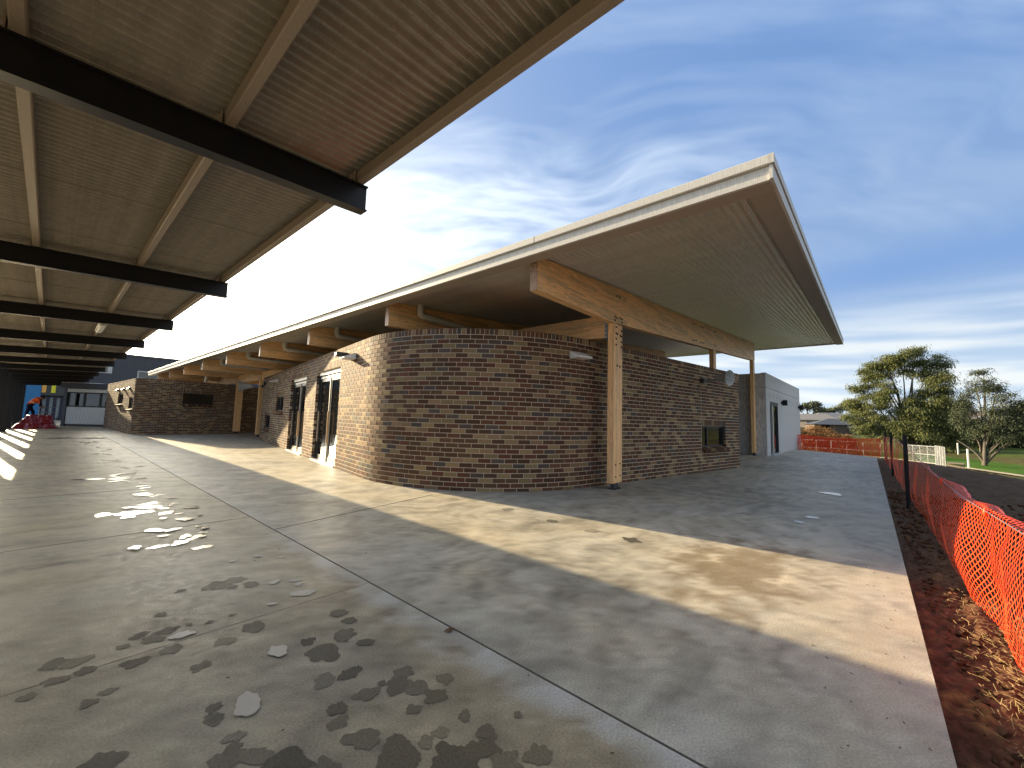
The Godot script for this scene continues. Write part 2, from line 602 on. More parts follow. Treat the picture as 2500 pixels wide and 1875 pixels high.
func wall_core(path: Path, top: float, thick: float, openings: Array) -> MB:
	var mb := MB.new()
	var ss_: Array = []
	var s := 0.0
	while s < path.total:
		ss_.append(s)
		s += 0.2
	ss_.append(path.total)
	var ys: Array = [-0.1, top]
	for o in openings:
		ss_.append(o[0] - 0.006); ss_.append(o[1] + 0.006)
		ys.append(-0.02 + o[2] * 0.086 - (0.076 if o[4] else 0.0)); ys.append(-0.02 + o[3] * 0.086 - 0.004)
	ss_.sort(); ys.sort()
	var rec := 0.005
	for i in ss_.size() - 1:
		var a: float = ss_[i]
		var b: float = ss_[i + 1]
		if b - a < 1e-5:
			continue
		var fa: Array = path.at(a + 1e-6)
		var fb: Array = path.at(b - 1e-6)
		var ofr: Vector3 = fa[0] - fa[2] * rec
		var ofr2: Vector3 = fb[0] - fb[2] * rec
		var bk: Vector3 = fa[0] - fa[2] * thick
		var bk2: Vector3 = fb[0] - fb[2] * thick
		for j in ys.size() - 1:
			var y0: float = ys[j]
			var y1: float = ys[j + 1]
			if y1 - y0 < 1e-5:
				continue
			var hole := false
			for o in openings:
				var ol: float = -0.02 + o[2] * 0.086 - (0.076 if o[4] else 0.0)
				var oh: float = -0.02 + o[3] * 0.086 - 0.004
				if (a + b) * 0.5 > o[0] and (a + b) * 0.5 < o[1] and (y0 + y1) * 0.5 > ol and (y0 + y1) * 0.5 < oh:
					hole = true
			if hole:
				continue
			var u0 := Vector3(0, y0, 0)
			var u1 := Vector3(0, y1, 0)
			mb.quad(ofr2 + u0, ofr + u0, ofr + u1, ofr2 + u1)
			mb.quad(bk + u0, bk2 + u0, bk2 + u1, bk + u1)
		mb.quad(ofr2 + Vector3(0, top, 0), ofr + Vector3(0, top, 0), bk + Vector3(0, top, 0), bk2 + Vector3(0, top, 0))
	for o in openings:
		var ol: float = -0.02 + o[2] * 0.086 - (0.076 if o[4] else 0.0)
		var oh: float = -0.02 + o[3] * 0.086 - 0.004
		for e in 2:
			var f: Array = path.at(o[0] - 0.006 if e == 0 else o[1] + 0.006)
			var p: Vector3 = f[0] - f[2] * rec
			var q: Vector3 = f[0] - f[2] * thick
			if e == 0:
				mb.quad(q + Vector3(0, ol, 0), p + Vector3(0, ol, 0), p + Vector3(0, oh, 0), q + Vector3(0, oh, 0))
			else:
				mb.quad(p + Vector3(0, ol, 0), q + Vector3(0, ol, 0), q + Vector3(0, oh, 0), p + Vector3(0, oh, 0))
		var f0: Array = path.at(o[0] - 0.006)
		var f1: Array = path.at(o[1] + 0.006)
		for e in 2:
			var y: float = oh if e == 0 else ol
			var a: Vector3 = f0[0] - f0[2] * rec + Vector3(0, y, 0)
			var b: Vector3 = f1[0] - f1[2] * rec + Vector3(0, y, 0)
			var d: Vector3 = f1[0] - f1[2] * thick + Vector3(0, y, 0)
			var g: Vector3 = f0[0] - f0[2] * thick + Vector3(0, y, 0)
			if e == 0:
				mb.quad(a, b, d, g)
			else:
				mb.quad(b, a, g, d)
	return mb

func finish_bricks(list: Array, parent: Node3D, singles: int) -> void:
	var order: Array = []
	for i in list.size():
		var tr: Transform3D = list[i][0]
		var to: Vector3 = CAM - tr.origin
		var cs: float = maxf(0.0, to.normalized().dot(tr.basis.z))
		var ok := 1.0
		var rel := tr.origin - CAM
		if rel.dot(Vector3(0.75, 0, -0.655)) < 0.5:
			ok = 0.0
		order.append([list[i][1].x * list[i][1].y * cs * ok / to.length_squared(), i])
	order.sort_custom(func(a, b): return a[0] > b[0])
	var rest := MB.new()
	var meshes := {}
	for k in order.size():
		var b: Array = list[order[k][1]]
		var tr: Transform3D = b[0]
		if k < singles:
			# alike bricks share a mesh: size to the centimetre, a limited set of tones
			var col: Color = b[2]
			var key := "%d %d %d" % [int(b[1].x * 100), int(b[1].y * 100), int(col.r * 40) * 10000 + int(col.g * 60) * 100 + int(col.b * 60)]
			if not meshes.has(key):
				var mb := MB.new()
				mb.brick(Transform3D(), b[1] - Vector3(0.003, 0.003, 0.0), 0.003, col)
				meshes[key] = mb.mesh()
			var o := MeshInstance3D.new()
			o.mesh = meshes[key]
			o.material_override = M.brick
			o.transform = tr
			put(o, "brick", parent)
		else:
			rest.brick(tr, b[1] - Vector3(0.003, 0.003, 0.0), 0.003, b[2])
	var r := obj("brickwork", rest, M.brick, parent)
	r.set_meta("kind", "stuff")

func fill_window(parent: Node3D, path: Path, o: Array, called := "window", deep := 0.10) -> void:
	var y0: float = -0.02 + o[2] * 0.086
	var y1: float = -0.02 + o[3] * 0.086 - 0.004
	var f0: Array = path.at(o[0])
	var f1: Array = path.at(o[1])
	var mid: Array = path.at((o[0] + o[1]) * 0.5)
	var bs := Basis(-mid[1], Vector3.UP, mid[2])
	var w: float = o[1] - o[0]
	var cen: Vector3 = (f0[0] + f1[0]) * 0.5 - mid[2] * deep
	var fr := MB.new()
	var t := 0.045
	fr.box(Transform3D(bs, cen + Vector3(0, y0 + t / 2, 0)), Vector3(w, t, 0.07))
	fr.box(Transform3D(bs, cen + Vector3(0, y1 - t / 2, 0)), Vector3(w, t, 0.07))
	for sg in [-1.0, 1.0]:
		fr.box(Transform3D(bs, cen + bs.x * sg * (w / 2 - t / 2) + Vector3(0, (y0 + y1) / 2, 0)), Vector3(t, y1 - y0 - 2 * t, 0.068))
	if called == "window" and w > 1.0:
		fr.box(Transform3D(bs, cen + bs.x * (-0.18 * w) + Vector3(0, (y0 + y1) / 2, 0)), Vector3(0.035, y1 - y0 - 2 * t, 0.06))
	var fo := obj(called, fr, M.frame_dark, parent)
	var pa := MB.new()
	pa.box(Transform3D(bs, cen - mid[2] * 0.006 + Vector3(0, (y0 + y1) / 2, 0)), Vector3(w - 2 * t + 0.01, y1 - y0 - 2 * t + 0.01, 0.006))
	obj("pane", pa, M.glass, fo)

func fill_door(parent: Node3D, path: Path, o: Array, deep: float) -> void:
	var y1: float = -0.02 + o[3] * 0.086 - 0.004
	var f0: Array = path.at(o[0])
	var f1: Array = path.at(o[1])
	var n: Vector3 = f0[2]
	var d: Vector3 = f0[1]
	var bs := Basis(-d, Vector3.UP, n)
	var w: float = o[1] - o[0]
	var c: Vector3 = (f0[0] + f1[0]) * 0.5 - n * deep
	var fr := MB.new()
	# outer frame: dark jambs, pale head and threshold as their own parts
	for sg in [-1.0, 1.0]:
		fr.box(Transform3D(bs, c + bs.x * sg * (w / 2 - 0.035) + Vector3(0, y1 / 2, 0)), Vector3(0.07, y1, 0.12))
	var fo := obj("door", fr, M.frame_dark, parent)
	var hd := MB.new()
	hd.box(Transform3D(bs, c + Vector3(0, y1 - 0.05, 0.0) + n * 0.012), Vector3(w - 0.14, 0.10, 0.11))
	hd.box(Transform3D(bs, c + Vector3(0, y1 - 0.16, 0.0)), Vector3(w - 0.14, 0.06, 0.07))
	obj("head_frame", hd, M.alu, fo)
	var sl := MB.new()
	sl.box(Transform3D(bs, c + Vector3(0, 0.016, 0) + n * 0.05), Vector3(w, 0.032, 0.24))
	obj("threshold", sl, M.alu, fo)
	# door leaves: the near one and the far one, a bright meeting stile between
	for k in 2:
		var x0: float = w / 2 - 0.07 - k * (w - 0.14) / 2
		var lw: float = (w - 0.14) / 2 - 0.012
		var cx: float = x0 - lw / 2 - 0.006
		var lf := MB.new()
		for sg in [-1.0, 1.0]:
			lf.box(Transform3D(bs, c + bs.x * (cx + sg * (lw / 2 - 0.04)) + Vector3(0, (y1 - 0.19) / 2 + 0.03, 0)), Vector3(0.08, y1 - 0.24, 0.05))
		lf.box(Transform3D(bs, c + bs.x * cx + Vector3(0, 0.10, 0)), Vector3(lw - 0.16, 0.13, 0.048))
		lf.box(Transform3D(bs, c + bs.x * cx + Vector3(0, y1 - 0.235, 0)), Vector3(lw - 0.16, 0.08, 0.048))
		obj("door_leaf", lf, M.frame_dark, fo)
		var pn := MB.new()
		pn.box(Transform3D(bs, c + bs.x * cx + Vector3(0, (y1 - 0.11) / 2, 0)), Vector3(lw - 0.15, y1 - 0.42, 0.008))
		obj("pane", pn, M.glass, fo)
		var hn := MB.new()
		var hx: float = cx - (lw / 2 - 0.05) if k == 0 else cx - (lw / 2 - 0.16)
		var hp: Vector3 = c + bs.x * hx + n * 0.07
		hn.tube(PackedVector3Array([hp + Vector3(0, 0.52, 0), hp + Vector3(0, 1.36, 0)]), PackedFloat32Array([0.017, 0.017]), 10)
		for yy in [0.60, 1.28]:
			hn.tube(PackedVector3Array([hp + Vector3(0, yy, 0), hp - n * 0.06 + Vector3(0, yy, 0)]), PackedFloat32Array([0.009, 0.009]), 8)
		obj("handle", hn, M.timber0 if k == 0 else M.purlin, fo)
	var st := MB.new()
	st.box(Transform3D(bs, c + n * 0.03 + bs.x * (-0.01) + Vector3(0, y1 / 2 - 0.06, 0)), Vector3(0.03, y1 - 0.20, 0.03))
	obj("meeting_stile", st, M.alu, fo)

# ---------------------------------------------------------------- trees
func leaf_clump_mesh(nl: int, spread: float, ll: float, lw: float, droop: float, sd: int) -> ArrayMesh:
	var r := RandomNumberGenerator.new()
	r.seed = sd
	var mb := MB.new()
	for i in nl:
		var p := Vector3(r.randfn(), r.randfn() * 0.8, r.randfn()) * spread
		var d := Vector3(r.randf_range(-1, 1), r.randf_range(-1, 1) - droop, r.randf_range(-1, 1)).normalized()
		var sd2 := d.cross(Vector3(r.randf_range(-1, 1), r.randf_range(-0.4, 1), r.randf_range(-1, 1))).normalized()
		var l := ll * r.randf_range(0.7, 1.3)
		var k := r.randf_range(0.75, 1.2)
		mb.quad(p, p + d * l * 0.5 - sd2 * lw * 0.5, p + d * l, p + d * l * 0.5 + sd2 * lw * 0.5, Color(k, k, k))
	return mb.mesh()

# blobs: [right, up, toward, radius, height radius, clumps]
func tree(called: String, label: String, group: String, base: Vector3, blobs: Array, trunks: Array, leafmesh: ArrayMesh, tone: Color, sd: int, cat := "tree") -> void:
	var t := thing(called, label, cat, base, group)
	var r := RandomNumberGenerator.new()
	r.seed = sd
	var away := Vector3(base.x, 0, base.z).normalized()
	var right := Vector3(-away.z, 0, away.x)
	var tk := MB.new()
	for b in trunks:
		# [x0, x1, y1, r0, r1]
		var pts := PackedVector3Array()
		var rad := PackedFloat32Array()
		var bend := r.randf_range(-0.4, 0.4)
		for i in 7:
			var f := i / 6.0
			pts.append(base + right * (lerpf(b[0], b[1], f * f * 0.4 + f * 0.6) + bend * sin(f * PI) * 0.5) + away * r.randf_range(-0.1, 0.1) * f + Vector3(0, lerpf(b[5] if b.size() > 5 else -0.3, b[2], f), 0))
			rad.append(lerpf(b[3], b[4], f))
		tk.tube(pts, rad, 8)
	var xf: Array = []
	var cols: Array = []
	for b in blobs:
		var cen: Vector3 = base + right * b[0] + Vector3(0, b[1], 0) - away * b[2]
		# a limb from low in the tree into the clump
		var y0: float = maxf(0.3, b[1] * 0.45)
		var from: Vector3 = base + Vector3(0, y0, 0) + right * b[0] * 0.15
		var pts := PackedVector3Array()
		var rad := PackedFloat32Array()
		for i in 5:
			var f := i / 4.0
			pts.append(from.lerp(cen + Vector3(0, b[4] * 0.4, 0), f) + right * sin(f * 3.0) * 0.15 - right * b[0] * 0.12 * sin(f * PI))
			rad.append(lerpf(trunks[0][3] * 0.42, 0.02, f))
		tk.tube(pts, rad, 6)
		var sub: Array = []
		for i in maxi(3, int(b[5] / 14.0)):
			var q := Vector3(r.randfn(), r.randfn(), r.randfn()).normalized() * pow(r.randf(), 0.33)
			sub.append(cen + right * q.x * b[3] * 0.92 + Vector3(0, q.y * b[4] * 1.3, 0) + away * q.z * b[3] * 0.9)
		for i in int(b[5] * 1.9):
			var s: Vector3 = sub[r.randi() % sub.size()]
			var p: Vector3 = s + Vector3(r.randfn(), r.randfn() * 0.8, r.randfn()) * 0.26 * b[3] * 0.8
			var sc := r.randf_range(0.7, 1.25)
			xf.append(Transform3D(Basis(Vector3.UP, r.randf() * TAU).scaled(Vector3.ONE * sc), p - base))
			var k := r.randf_range(0.8, 1.2)
			var ye := r.randf_range(-0.10, 0.10)
			cols.append(Color(tone.r * k * (1.0 + ye), tone.g * k, tone.b * k * (1.0 - ye)))
	obj("trunk", tk, M.bark, t)
	var mm := MultiMesh.new()
	mm.transform_format = MultiMesh.TRANSFORM_3D
	mm.use_colors = true
	mm.mesh = leafmesh
	mm.instance_count = xf.size()
	for i in xf.size():
		mm.set_instance_transform(i, xf[i])
		mm.set_instance_color(i, cols[i])
	var mi := MultiMeshInstance3D.new()
	mi.multimesh = mm
	mi.material_override = M.leaf
	mi.name = "crown"
	mi.set_meta("kind", "stuff")
	t.add_child(mi, true)

# ---------------------------------------------------------------- blobs of water and damp on the slab
func blob(mb: MB, x: float, z: float, rad: float, y: float, sd: int, col: Color, stretch := 1.0) -> void:
	var f := FastNoiseLite.new()
	f.seed = sd; f.frequency = 0.9; f.fractal_octaves = 2
	var k := mb.v.size()
	var m := 48
	var turn := fmod(sd * 1.7, PI)
	mb.v.append(Vector3(x, y, z)); mb.n.append(Vector3.UP); mb.c.append(col); mb.t.append(Vector2.ZERO)
	for i in m:
		var a := TAU * i / m
		var rr := rad * (1.0 + 0.50 * f.get_noise_2d(cos(a) * 0.8 + sd, sin(a) * 0.8) + 0.10 * f.get_noise_2d(cos(a) * 2.6, sin(a) * 2.6 + sd))
		var p := Vector2(cos(a) * rr * stretch, sin(a) * rr / stretch).rotated(turn)
		mb.v.append(Vector3(x + p.x, y, z + p.y)); mb.n.append(Vector3.UP); mb.c.append(col); mb.t.append(p)
	for i in m:
		mb.ix.append_array(PackedInt32Array([k, k + 1 + i, k + 1 + (i + 1) % m]))

# ---------------------------------------------------------------- a body as one surface, from tapered bones
func body_mesh(bones: Array, lo: Vector3, hi: Vector3, cell: float, blend: float, paint: Callable) -> MB:
	var nx := int((hi.x - lo.x) / cell) + 2
	var ny := int((hi.y - lo.y) / cell) + 2
	var nzz := int((hi.z - lo.z) / cell) + 2
	var f := PackedFloat32Array()
	f.resize(nx * ny * nzz)
	for k in nzz:
		for j in ny:
			for i in nx:
				var p := lo + Vector3(i, j, k) * cell
				var d := 9.0
				for b in bones:
					var pa: Vector3 = p - b[0]
					var ba: Vector3 = b[1] - b[0]
					var h := clampf(pa.dot(ba) / maxf(ba.length_squared(), 1e-6), 0.0, 1.0)
					var q := (pa - ba * h).length() - lerpf(b[2], b[3], h)
					var e := clampf(0.5 + 0.5 * (d - q) / blend, 0.0, 1.0)
					d = lerpf(d, q, e) - blend * e * (1.0 - e)
				f[(k * ny + j) * nx + i] = d
	var mb := MB.new()
	var idx := {}
	for k in nzz - 1:
		for j in ny - 1:
			for i in nx - 1:
				var s := Vector3.ZERO
				var m := 0
				var neg := 0
				var val: Array = []
				for c in 8:
					var w: float = f[((k + (c >> 2)) * ny + j + ((c >> 1) & 1)) * nx + i + (c & 1)]
					val.append(w)
					if w < 0.0:
						neg += 1
				if neg == 0 or neg == 8:
					continue
				for c in 8:
					for ax in [1, 2, 4]:
						if c & ax == 0 and (val[c] < 0.0) != (val[c | ax] < 0.0):
							var u: float = val[c] / (val[c] - val[c | ax])
							var p := Vector3(c & 1, (c >> 1) & 1, c >> 2)
							p += Vector3(1 if ax == 1 else 0, 1 if ax == 2 else 0, 1 if ax == 4 else 0) * u
							s += p
							m += 1
				var pos := lo + (Vector3(i, j, k) + s / m) * cell
				idx[(k * ny + j) * nx + i] = mb.v.size()
				mb.v.append(pos)
				var g := Vector3(val[1] + val[3] + val[5] + val[7] - val[0] - val[2] - val[4] - val[6], val[2] + val[3] + val[6] + val[7] - val[0] - val[1] - val[4] - val[5], val[4] + val[5] + val[6] + val[7] - val[0] - val[1] - val[2] - val[3])
				mb.n.append(g.normalized())
				mb.c.append(paint.call(pos))
				mb.t.append(Vector2.ZERO)
	var st := [1, nx, nx * ny]
	for k in range(1, nzz - 1):
		for j in range(1, ny - 1):
			for i in range(1, nx - 1):
				var o := (k * ny + j) * nx + i
				for ax in 3:
					var a: float = f[o]
					var b: float = f[o + st[ax]]
					if (a < 0.0) == (b < 0.0):
						continue
					var s1: int = st[(ax + 1) % 3]
					var s2: int = st[(ax + 2) % 3]
					var q0: int = idx[o - s1 - s2]
					var q1: int = idx[o - s2]
					var q2: int = idx[o]
					var q3: int = idx[o - s1]
					if a < 0.0:
						mb.ix.append_array(PackedInt32Array([q0, q2, q1, q0, q3, q2]))
					else:
						mb.ix.append_array(PackedInt32Array([q0, q1, q2, q0, q2, q3]))
	return mb

func corrugated(l: float, waves: int, pitch: float, amp: float, slope: float, sharp := 1.0) -> MB:
	# runs along x and rises by slope, waves follow each other along z
	var mb := MB.new()
	var per := 12
	for i in waves * per + 1:
		var a := TAU * i / per
		var z := pitch * i / per
		var q := (1.0 + cos(a)) * 0.5
		var y := -2.0 * amp * pow(q, sharp)
		var dy := amp * sharp * pow(q, sharp - 1.0) * sin(a) * TAU / pitch
		var nn := Vector3(-slope, 1.0, -dy).normalized()
		for e in 2:
			mb.v.append(Vector3(l * e, y + slope * l * e, z)); mb.n.append(nn); mb.c.append(Color.WHITE); mb.t.append(Vector2(l * e, z))
	for i in waves * per:
		var k := i * 2
		mb.ix.append_array(PackedInt32Array([k, k + 1, k + 3, k, k + 3, k + 2]))
	return mb

func slab_color(x: float, z: float, left: bool) -> Color:
	var w1 := nz.get_noise_2d(x * 0.35, z * 0.35)
	var big := nz.get_noise_2d(x * 0.22 + 90.0, z * 0.22)
	var streak := nz.get_noise_2d(x * 0.55 + w1 * 1.5, z * 3.2 + w1 * 4.0)
	var mid := nz.get_noise_2d(x * 2.2 + 7.0, z * 2.6)
	var fine := nz.get_noise_2d(x * 11.0, z * 13.0 + 31.0)
	var col := Vector3(0.430, 0.360, 0.236) if left else Vector3(0.465, 0.425, 0.340)
	var k := 1.0 + 0.30 * big + 0.36 * streak + 0.34 * mid + 0.26 * fine
	col *= k
	var warm := nz.get_noise_2d(x * 0.5 + 200.0, z * 0.5 + 60.0)
	col = Vector3(col.x * (1.0 + 0.05 * warm), col.y, col.z * (1.0 - 0.10 * warm))
	if left:
		# pale bloom along the construction joint
		var d := 1.725 - x
		var e := ss(0.24 + 0.20 * mid + 0.10 * fine, 0.03, d) * ss(-6.2, -3.4, z) * (0.55 + 0.45 * ss(-0.2, 0.3, streak + mid))
		col = col.lerp(Vector3(0.60, 0.585, 0.55), clampf(e, 0, 1) * 0.85)
		# a dirty band across the path
		var zz := z + 5.0 + 0.10 * x + 0.10 * nz.get_noise_2d(x * 2.0, 5.0)
		var g := exp(-zz * zz / 0.006) * ss(0.0, 0.35, nz.get_noise_2d(x * 3.5, z * 9.0) + 0.15) * ss(1.6, 0.2, x)
		col = col.lerp(Vector3(0.10, 0.085, 0.07), clampf(g, 0, 1) * 0.8)
		# faint wheel tracks
		for tx in [0.27, 0.43]:
			var dx: float = x - tx - 0.02 * z
			col *= 1.0 - 0.10 * exp(-dx * dx / 0.0012) * ss(-0.3, 0.2, nz.get_noise_2d(x * 30.0, z * 20.0))
	else:
		# pale float marks
		var ri := 1.0 - absf(nz.get_noise_2d(x * 0.75 + w1 * 2.0 + 50.0, z * 1.0 + w1 * 2.4)) * 9.0
		col = col.lerp(Vector3(0.52, 0.50, 0.45), clampf(ri, 0, 1) * 0.38 * ss(-0.1, 0.25, mid + 0.1))
		# mud walked on near the edge
		var p := Vector2((x - 4.35) / 1.25, (z + 0.85) / 0.62)
		var mu := ss(1.15, 0.35, p.length() + 0.7 * mid + 0.35 * fine)
		col = col.lerp(Vector3(0.225, 0.165, 0.095), mu * 0.72)
		col = col.lerp(Vector3(0.36, 0.30, 0.21), ss(1.0, 0.0, absf(z - 0.1) / 0.8) * ss(-0.2, 0.4, mid) * 0.5)
	return Color(clampf(col.x, 0.03, 0.75), clampf(col.y, 0.03, 0.75), clampf(col.z, 0.03, 0.75))

func axis_steps(a: float, b: float, near0: float, near1: float, step: float, far: float) -> Array:
	var out: Array = [a]
	var x := a
	while x < b - 1e-4:
		var dd := 0.0
		if x < near0:
			dd = near0 - x
		elif x > near1:
			dd = x - near1
		x += minf(far, step + dd * 0.035)
		out.append(minf(x, b))
	return out

func slab_panel(xs: Array, zs: Array, left: bool, top := 0.0) -> MB:
	var mb := MB.new()
	var nxn := xs.size()
	for z in zs:
		for x in xs:
			mb.v.append(Vector3(x, top, z)); mb.n.append(Vector3.UP); mb.c.append(slab_color(x, z, left)); mb.t.append(Vector2(x, z))
	for j in zs.size() - 1:
		for i in nxn - 1:
			var k := j * nxn + i
			mb.ix.append_array(PackedInt32Array([k, k + 1, k + nxn + 1, k, k + nxn + 1, k + nxn]))
	# sides, with a small arris
	var x0: float = xs[0]
	var x1: float = xs[nxn - 1]
	var z0: float = zs[0]
	var z1: float = zs[zs.size() - 1]
	var ec := Color(0.33, 0.30, 0.25)
	var bo := -0.14
	mb.quad(Vector3(x0, bo, z1), Vector3(x1, bo, z1), Vector3(x1, top, z1), Vector3(x0, top, z1), ec)
	mb.quad(Vector3(x1, bo, z1), Vector3(x1, bo, z0), Vector3(x1, top, z0), Vector3(x1, top, z1), ec)
	mb.quad(Vector3(x1, bo, z0), Vector3(x0, bo, z0), Vector3(x0, top, z0), Vector3(x1, top, z0), ec)
	mb.quad(Vector3(x0, bo, z0), Vector3(x0, bo, z1), Vector3(x0, top, z1), Vector3(x0, top, z0), ec)
	return mb

func house(az: float, r: float, w: float, dep: float, wall_h: float, ridge: float, turn: float, roof_c: Color, wall_c: Color, label: String) -> void:
	var p := polar(az, r)
	p.y = ground_y(p.x, p.z) - 0.2
	var t := thing("house", label, "house", p, "houses beyond the trees")
	var bs := Basis(Vector3.UP, deg_to_rad(-az + turn))
	t.basis = bs
	var wm := mat(wall_c, 0.8)
	var rm := mat(roof_c, 0.6)
	var mb := MB.new()
	mb.wbox(Vector3(-w / 2, 0, -dep / 2), Vector3(w / 2, wall_h, dep / 2))
	var wo := MeshInstance3D.new()
	wo.mesh = mb.mesh(); wo.material_override = wm; wo.name = "wall"
	t.add_child(wo, true)
	var rf := MB.new()
	var o := 0.6
	var a := Vector3(-w / 2 - o, wall_h, dep / 2 + o)
	var b := Vector3(w / 2 + o, wall_h, dep / 2 + o)
	var c := Vector3(w / 2 + o, wall_h, -dep / 2 - o)
	var d := Vector3(-w / 2 - o, wall_h, -dep / 2 - o)
	var hip := minf(dep / 2 + o, w * 0.32)
	var e := Vector3(-w / 2 - o + hip, ridge, 0)
	var f := Vector3(w / 2 + o - hip, ridge, 0)
	rf.quad(a, b, f, e)
	rf.quad(c, d, e, f)
	rf.tri(b, c, f)
	rf.tri(d, a, e)
	rf.quad(d, c, b, a)
	var ro := MeshInstance3D.new()
	ro.mesh = rf.mesh(); ro.material_override = rm; ro.name = "roof"
	t.add_child(ro, true)
	for k in 3:
		var wn := MB.new()
		var x := lerpf(-w * 0.34, w * 0.34, k / 2.0)
		wn.wbox(Vector3(x - 0.8, 0.9, dep / 2 - 0.05), Vector3(x + 0.8, 2.1, dep / 2 + 0.04))
		var w2 := MeshInstance3D.new()
		w2.mesh = wn.mesh(); w2.material_override = M.glass; w2.name = "window"
		t.add_child(w2, true)

func _ready() -> void:
	rng.seed = 20230714
	nz.seed = 77; nz.frequency = 1.0; nz.fractal_octaves = 3; nz.noise_type = FastNoiseLite.TYPE_SIMPLEX_SMOOTH
	# ------------------------------------------------ camera, sky, sun, exposure
	var cam := Camera3D.new()
	cam.name = "camera"
	add_child(cam)
	cam.transform = Transform3D(Basis(Vector3(0.65581, 0.02838, 0.75439), Vector3(-0.08501, 0.99571, 0.03645), Vector3(-0.75012, -0.08804, 0.65541)).orthonormalized(), CAM)
	cam.fov = 87.46
	cam.near = 0.05
	cam.far = 6000.0
	cam.current = true
	var env := Environment.new()
	env.background_mode = Environment.BG_SKY
	var sky := Sky.new()
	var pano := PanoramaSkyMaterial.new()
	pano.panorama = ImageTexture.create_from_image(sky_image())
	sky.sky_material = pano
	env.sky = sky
	env.background_energy_multiplier = 1.0
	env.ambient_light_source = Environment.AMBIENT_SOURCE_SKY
	env.tonemap_mode = Environment.TONE_MAPPER_LINEAR
	env.tonemap_exposure = 3.4
	env.sdfgi_enabled = true
	env.ssao_enabled = true
	env.ssil_enabled = true
	var we := WorldEnvironment.new()
	we.name = "environment"
	we.environment = env
	add_child(we)
	var sun := DirectionalLight3D.new()
	sun.name = "sun"
	sun.light_energy = 1.5
	sun.light_color = Color(1.0, 0.90, 0.72)
	sun.light_angular_distance = 0.5
	sun.shadow_enabled = true
	add_child(sun)
	sun.look_at_from_position(Vector3.ZERO, Vector3(0.115, -0.26, 1.0), Vector3.UP)

	make_materials()
	build_ground()
	build_pavilion_roof()
	build_near_pod()
	build_far_pod()
	build_canopy()
	build_concrete_block()
	build_far_left()
	build_wall_fittings()
	build_fences()
	build_background()
	build_small()

